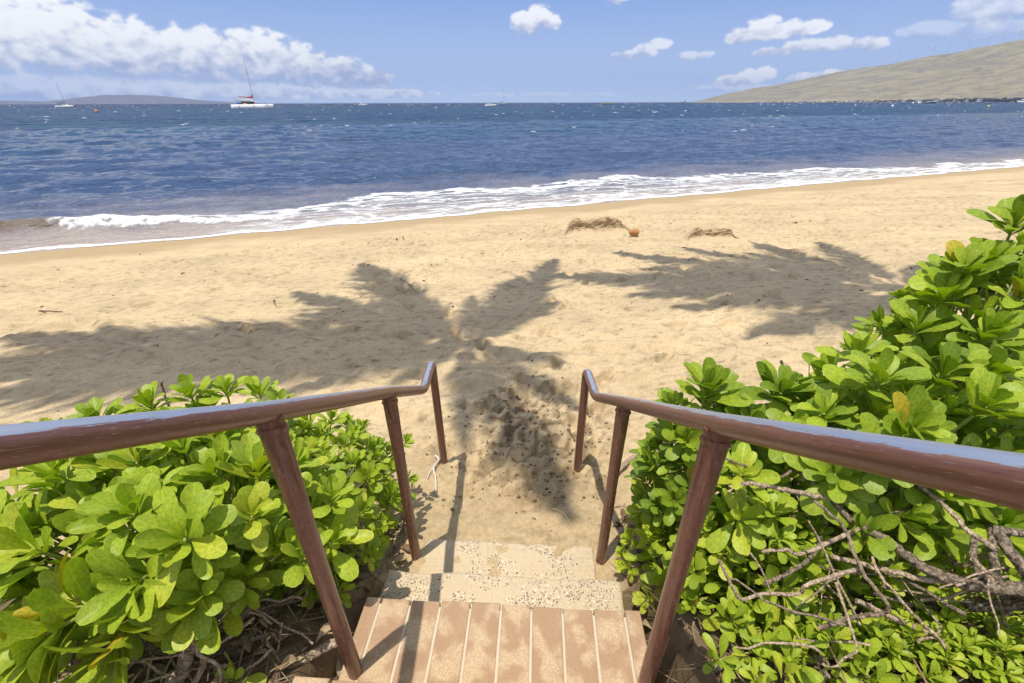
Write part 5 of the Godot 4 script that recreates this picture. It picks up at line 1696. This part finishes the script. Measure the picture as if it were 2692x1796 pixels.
# a bank of dug-up damp sand: gentle at the back, a crumbling steep face towards the stairs, loose sand fanned out below it
func heap(called: String, label: String, at: Vector3, w: float, h: float, arc: float, sd: int) -> void:
	var n := noise(sd, 5.5, FastNoiseLite.TYPE_SIMPLEX_SMOOTH, 4)
	n.fractal_gain = 0.6
	var c := cells(sd + 1, 9.0)
	var prof := [Vector2(-0.62, -0.06), Vector2(-0.42, 0.06), Vector2(-0.2, 0.5), Vector2(-0.05, 0.93), Vector2(0.01, 1.0), Vector2(0.06, 0.96), Vector2(0.085, 0.75), Vector2(0.09, 0.5), Vector2(0.12, 0.3), Vector2(0.2, 0.17), Vector2(0.34, 0.08), Vector2(0.6, -0.06)]
	var put := func(x: float, v: float) -> Vector3:
		var k := mini(int(v), prof.size() - 2)
		var q: Vector2 = prof[k].lerp(prof[k + 1], v - k)
		var dir: Vector2 = (prof[k + 1] - prof[k]) * Vector2(1.0, h)
		var out := Vector2(-dir.y, dir.x).normalized()
		var line := -arc * (1.0 - pow(x / w, 2.0)) + 0.10 * n.get_noise_2d(x * 0.35, 7.0)
		var ends := ss(1.12, 0.62, absf(x) / w + 0.16 * n.get_noise_2d(x * 0.3, 2.0))
		var face := ss(2.5, 4.0, v) * ss(9.5, 7.0, v) * ends
		var p := Vector3(x, q.y * h * ends * (1.0 + 0.35 * n.get_noise_2d(x * 0.35, 20.0)), line + q.x)
		var bump := face * (0.07 * n.get_noise_3d(x * 0.7, p.y * 0.9, p.z * 0.7) - 0.04 * (c.get_noise_3d(x * 0.9, p.y, p.z) + 0.4)) + 0.015 * n.get_noise_2d(x, v)
		p += Vector3(0, out.y, out.x) * bump
		var g := on_sand(at.x + x, at.z + p.z).y - at.y
		return Vector3(x, g + p.y - 0.03 * ss(0.85, 1.25, absf(x) / w), p.z)
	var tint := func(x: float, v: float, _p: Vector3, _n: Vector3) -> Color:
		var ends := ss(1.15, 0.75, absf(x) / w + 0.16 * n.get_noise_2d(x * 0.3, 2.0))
		var damp := ss(2.6, 4.0, v + 1.2 * n.get_noise_2d(x * 0.8, v * 0.3)) * ss(9.0, 7.6, v + 3.2 * n.get_noise_2d(x * 0.5, 30.0)) * ends  # damp sand, with shade of the steep front face also put into the colour
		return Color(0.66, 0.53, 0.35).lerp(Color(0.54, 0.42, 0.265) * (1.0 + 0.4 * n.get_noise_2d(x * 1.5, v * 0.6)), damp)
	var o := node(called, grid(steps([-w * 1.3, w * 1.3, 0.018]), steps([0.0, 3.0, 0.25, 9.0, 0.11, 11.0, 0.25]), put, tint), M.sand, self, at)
	tag(o, label, "sand heap")

func bits(called: String, label: String, category: String, meshes: Mesh, list: Array, hue: Array, kind := "stuff") -> void:
	var mmi := MultiMeshInstance3D.new()
	mmi.name = called
	var mm := MultiMesh.new()
	mm.transform_format = MultiMesh.TRANSFORM_3D
	mm.use_colors = true
	mm.mesh = meshes
	mm.instance_count = list.size()
	for i in list.size():
		mm.set_instance_transform(i, list[i])
		mm.set_instance_color(i, hue[i])
	mmi.multimesh = mm
	mmi.material_override = M.litter
	add_child(mmi)
	tag(mmi, label, category, "", kind)

func stick(called: String, label: String, category: String, pts: Array, r0: float, r1: float, m: Material, group := "", side: Array = []) -> void:
	var base: Vector3 = pts[0]
	var local := []
	for p: Vector3 in pts: local.append(p - base)
	var path := smooth_path(local, 5)
	var r := RandomNumberGenerator.new()
	r.seed = hash(label)
	for i in range(1, path.size() - 1): path[i] += Vector3(r.randf_range(-1, 1), r.randf_range(-0.5, 0.8), r.randf_range(-1, 1)) * r0 * 0.18
	var g := Geo.new()
	g.tube(path, taper(path.size(), r0, r1), 8, true, PackedVector2Array(), 0.1)
	if side.is_empty():
		var o := node(called, g.mesh(), m, self, base)
		tag(o, label, category, group)
	else:
		var o := thing(called, label, category, base, group)
		node("stem", g.mesh(), m, o)
		for s: Array in side:
			var sp := []
			for p: Vector3 in s: sp.append(p - base)
			var g2 := Geo.new()
			var p2 := smooth_path(sp, 4)
			g2.tube(p2, taper(p2.size(), r0 * 0.6, r1 * 0.6), 6)
			node("side_twig", g2.mesh(), m, o)

func build_beach_things() -> void:
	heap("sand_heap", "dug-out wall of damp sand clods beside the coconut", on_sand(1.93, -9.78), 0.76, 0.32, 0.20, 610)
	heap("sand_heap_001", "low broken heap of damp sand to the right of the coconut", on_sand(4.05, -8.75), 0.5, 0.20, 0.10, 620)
	# husked coconut
	var co := thing("coconut", "orange-brown coconut lying on the sand by the dug-out wall", "coconut", on_sand(2.60, -9.22))
	co.scale = Vector3.ONE * 0.85
	var g := Geo.new()
	g.tube(PackedVector3Array([Vector3(-0.125, 0.075, 0), Vector3(-0.11, 0.08, 0), Vector3(-0.07, 0.085, 0), Vector3(0.0, 0.087, 0), Vector3(0.07, 0.085, 0), Vector3(0.105, 0.08, 0), Vector3(0.118, 0.076, 0)]), PackedFloat32Array([0.03, 0.062, 0.085, 0.092, 0.086, 0.066, 0.03]), 14, true, PackedVector2Array(), 0.05)
	node("husk", g.mesh(), mat(lin(0.40, 0.195, 0.065), 0.6), co)
	node("stalk_cap", rod(Vector3(0.115, 0.078, 0), Vector3(0.128, 0.08, 0), 0.025, 0.016, 7), M.dry, co)
	# sticks and stalks
	stick("dry_stalk", "thin brown stalk lying in the palm shadow, left of the middle", "stalk", [on_sand(-1.73, -6.42, 0.01), on_sand(-1.5, -5.95, 0.02), on_sand(-1.28, -5.54, 0.012)], 0.009, 0.004, M.bark, "dry stalks on the sand")
	stick("dry_stalk_001", "long straw-coloured stalk on the lit sand, left of the palm shadow", "stalk", [on_sand(-3.07, -4.45, 0.01), on_sand(-2.8, -4.42, 0.015), on_sand(-2.45, -4.28, 0.008)], 0.006, 0.002, M.straw, "dry stalks on the sand", [[on_sand(-2.95, -4.44, 0.012), on_sand(-2.8, -4.46, 0.012), on_sand(-2.66, -4.40, 0.008)]])
	stick("dry_stalk_002", "short dark stalk beside the straw-coloured one", "stalk", [on_sand(-3.08, -4.33, 0.01), on_sand(-3.02, -4.42, 0.02), on_sand(-2.97, -4.5, 0.01)], 0.006, 0.003, M.bark, "dry stalks on the sand")
	stick("dry_stalk_003", "small curled dark husk on the lit sand, upper left of the palm shadow", "stalk", [on_sand(-3.22, -5.46, 0.015), on_sand(-3.18, -5.36, 0.03), on_sand(-3.12, -5.28, 0.012)], 0.010, 0.005, M.bark, "dry stalks on the sand")
	stick("dry_leaf", "curled dead leaf on the sand far left", "leaf", [on_sand(-6.3, -5.3, 0.015), on_sand(-6.15, -5.25, 0.03), on_sand(-6.0, -5.3, 0.012)], 0.014, 0.006, M.bark)
	stick("driftwood", "pale bare branch half under the shrub by the right middle post", "driftwood", [Vector3(0.58, 1.08, -1.86), Vector3(0.63, 1.10, -1.92), Vector3(0.74, 1.11, -2.02), Vector3(0.88, 1.12, -2.12), Vector3(1.1, 1.12, -2.24)], 0.014, 0.018, M.pale_bark)
	stick("twig", "crooked whitish twig on the sand beside the far left post", "twig", [on_sand(-0.50, -2.12, 0.012), on_sand(-0.47, -2.08, 0.02), on_sand(-0.485, -1.98, 0.03), on_sand(-0.46, -1.9, 0.014), on_sand(-0.445, -1.80, 0.008)], 0.008, 0.005, mat(lin(0.62, 0.57, 0.50), 0.8), "", [[on_sand(-0.48, -2.0, 0.02), on_sand(-0.50, -1.96, 0.022), on_sand(-0.51, -1.9, 0.01)]])
	stick("twig_001", "dark twig poking up behind the right shrubs against the sand", "twig", [Vector3(1.62, 1.45, -2.0), Vector3(1.60, 1.62, -2.05), Vector3(1.56, 1.70, -2.1), Vector3(1.53, 1.76, -2.12)], 0.010, 0.008, M.bark)
	stick("twig_002", "thin pale twig standing left of the tall right shrub", "twig", [Vector3(1.70, 1.45, -2.0), Vector3(1.69, 1.62, -2.05), Vector3(1.68, 1.75, -2.1), Vector3(1.64, 1.80, -2.12)], 0.004, 0.002, M.pale_bark)
	stick("twig_003", "short brown twig standing in the sand left of the handrail", "twig", [on_sand(-1.95, -1.98, -0.02), Vector3(-1.93, 1.62, -1.98), Vector3(-1.91, 1.72, -1.99)], 0.008, 0.005, M.bark)
	stick("dry_stalk_004", "pale grass stalk on the sand in front of the right middle post", "stalk", [on_sand(0.22, -1.66, 0.008), on_sand(0.27, -1.60, 0.012), on_sand(0.31, -1.5, 0.006)], 0.003, 0.0015, M.straw, "dry stalks on the sand", [[on_sand(0.25, -1.7, 0.008), on_sand(0.29, -1.62, 0.016), on_sand(0.35, -1.56, 0.006)]])
	stick("fallen_branch", "pale round branch lying against the left side of the tiled steps", "branch", [Vector3(-0.86, 1.47, -0.56), Vector3(-0.76, 1.475, -0.67), Vector3(-0.71, 1.465, -0.73), Vector3(-0.56, 1.44, -0.83)], 0.016, 0.015, M.pale_bark)
	# weed scraps and small dead leaves on the open sand
	var scrap := leaf_mesh(0.45, 0.6, 1.4, 0.3)
	var list := []
	var hue := []
	var r := RandomNumberGenerator.new()
	r.seed = 77
	var browns := [Color(0.10, 0.065, 0.035), Color(0.17, 0.11, 0.06), Color(0.30, 0.20, 0.10), Color(0.06, 0.045, 0.035)]
	for i in 5200:
		var x := r.randf_range(-11.0, 14.0)
		var z := -2.6 - 9.5 * pow(r.randf(), 0.8)
		if inland(x, z) < 2.2: continue
		var dens := sn1.get_noise_2d(x * 1.3 + 70.0, z * 2.2)
		if dens < r.randf_range(-0.1, 0.75): continue
		var b := Basis(Vector3.UP, r.randf() * TAU) * Basis(Vector3.RIGHT, -PI / 2 + r.randf_range(-0.3, 0.3))
		list.append(Transform3D(b.scaled(Vector3.ONE * (0.018 + (0.08 if z < -4.0 else 0.02) * pow(r.randf(), 3.0))), on_sand(x, z, 0.006)))
		hue.append(browns[r.randi() % 4])
	for i in 420:   # in the dug-over patch and at the foot of the stairs
		var x := r.randfn(0.1, 0.4)
		var z := r.randfn(-2.3, 0.55)
		if z > -1.5 or churn(x, z) < r.randf() * 0.8: continue
		var b := Basis(Vector3.UP, r.randf() * TAU) * Basis(Vector3.RIGHT, -PI / 2 + r.randf_range(-0.5, 0.5))
		list.append(Transform3D(b.scaled(Vector3.ONE * r.randf_range(0.006, 0.022)), on_sand(x, z, 0.004)))
		hue.append(browns[r.randi() % 4])
	var clods := []
	var ch := []
	for i in 1500:
		var x := r.randfn(0.12, 0.42)
		var z := r.randfn(-2.25, 0.5)
		if z > -1.55 or churn(x, z) < 0.15 + r.randf() * 0.7 or sn3.get_noise_2d(x * 1.6, z * 1.6) < -0.25: continue
		var b := Basis(Vector3(r.randf_range(-1, 1), r.randf_range(-1, 1), 1).normalized(), r.randf() * TAU)
		clods.append(Transform3D(b.scaled(Vector3(1.3, 0.55, 0.9) * (0.003 + 0.010 * pow(r.randf(), 2.5))), on_sand(x, z, 0.003)))
		ch.append(Color(0.30, 0.21, 0.125).lerp(Color(0.13, 0.085, 0.05), r.randf()))
	var cm := SphereMesh.new()
	cm.radius = 1.0; cm.height = 1.7; cm.radial_segments = 6; cm.rings = 4
	bits("sand_crumbs", "damp crumbs of sand kicked up at the foot of the stairs", "sand", cm, clods, ch)
	bits("weed_scraps", "small dark scraps of weed and dead leaf scattered on the sand", "litter", scrap, list, hue)
	# dead leaves and fine twigs under the shrubs
	list = []; hue = []
	var tans := [Color(0.30, 0.20, 0.11), Color(0.20, 0.13, 0.08), Color(0.42, 0.32, 0.19), Color(0.14, 0.095, 0.065), Color(0.36, 0.30, 0.22)]
	var tw := []
	var twh := []
	for i in 2600:
		var left := r.randf() < 0.5
		var x := r.randf_range(-1.9, -0.54) if left else r.randf_range(0.50, 1.9)
		var z := r.randf_range(-1.7, -0.25)
		var p := on_sand(x, z, r.randf_range(0.004, 0.03))
		if r.randf() < 0.5:
			var b := Basis(Vector3.UP, r.randf() * TAU) * Basis(Vector3.RIGHT, -PI / 2 + r.randf_range(-0.6, 0.6))
			list.append(Transform3D(b.scaled(Vector3.ONE * r.randf_range(0.03, 0.08)), p))
			hue.append(tans[r.randi() % 5])
		else:
			var b := Basis(Vector3.UP, r.randf() * TAU) * Basis(Vector3.RIGHT, -PI / 2 + r.randf_range(-0.35, 0.35))
			tw.append(Transform3D(b.scaled_local(Vector3(0.0016, r.randf_range(0.04, 0.14), 0.0016) * Vector3(r.randf_range(0.6, 1.8), 1, r.randf_range(0.6, 1.8))), p))
			twh.append(tans[r.randi() % 5] * 0.8)
	bits("leaf_litter", "brown dead leaves on the ground under the shrubs", "litter", leaf_mesh(0.5, 0.5, 1.0, 0.3), list, hue)
	var tg := Geo.new()
	tg.tube(PackedVector3Array([Vector3(0, 0, 0), Vector3(0.6, 0.3, 0.4), Vector3(-0.5, 0.6, -0.3), Vector3(0.3, 1.0, 0.2)]), PackedFloat32Array([1.0, 1.0, 0.8, 0.5]), 5)
	bits("twig_litter", "fine dry twigs tangled on the ground under the shrubs", "litter", tg.mesh(), tw, twh)
	# grass at the lower left
	var bl := leaf_mesh(0.06, 0.4, 0.9, 0.2)
	list = []; hue = []
	for i in 420:
		var x := r.randfn(-1.22, 0.16)
		var z := r.randfn(-0.50, 0.12)
		if x > -0.95: continue
		var lean := Basis(Vector3.UP, r.randf() * TAU) * Basis(Vector3.RIGHT, -r.randf_range(0.1, 1.2))
		list.append(Transform3D(lean.scaled(Vector3.ONE * r.randf_range(0.05, 0.13)), on_sand(x, z, -0.004)))
		hue.append(Color(0.40, 0.34, 0.16) if r.randf() < 0.6 else Color(0.16, 0.24, 0.05))
	bits("grass", "short half-dry grass on the bank at the lower left", "grass", bl, list, hue)
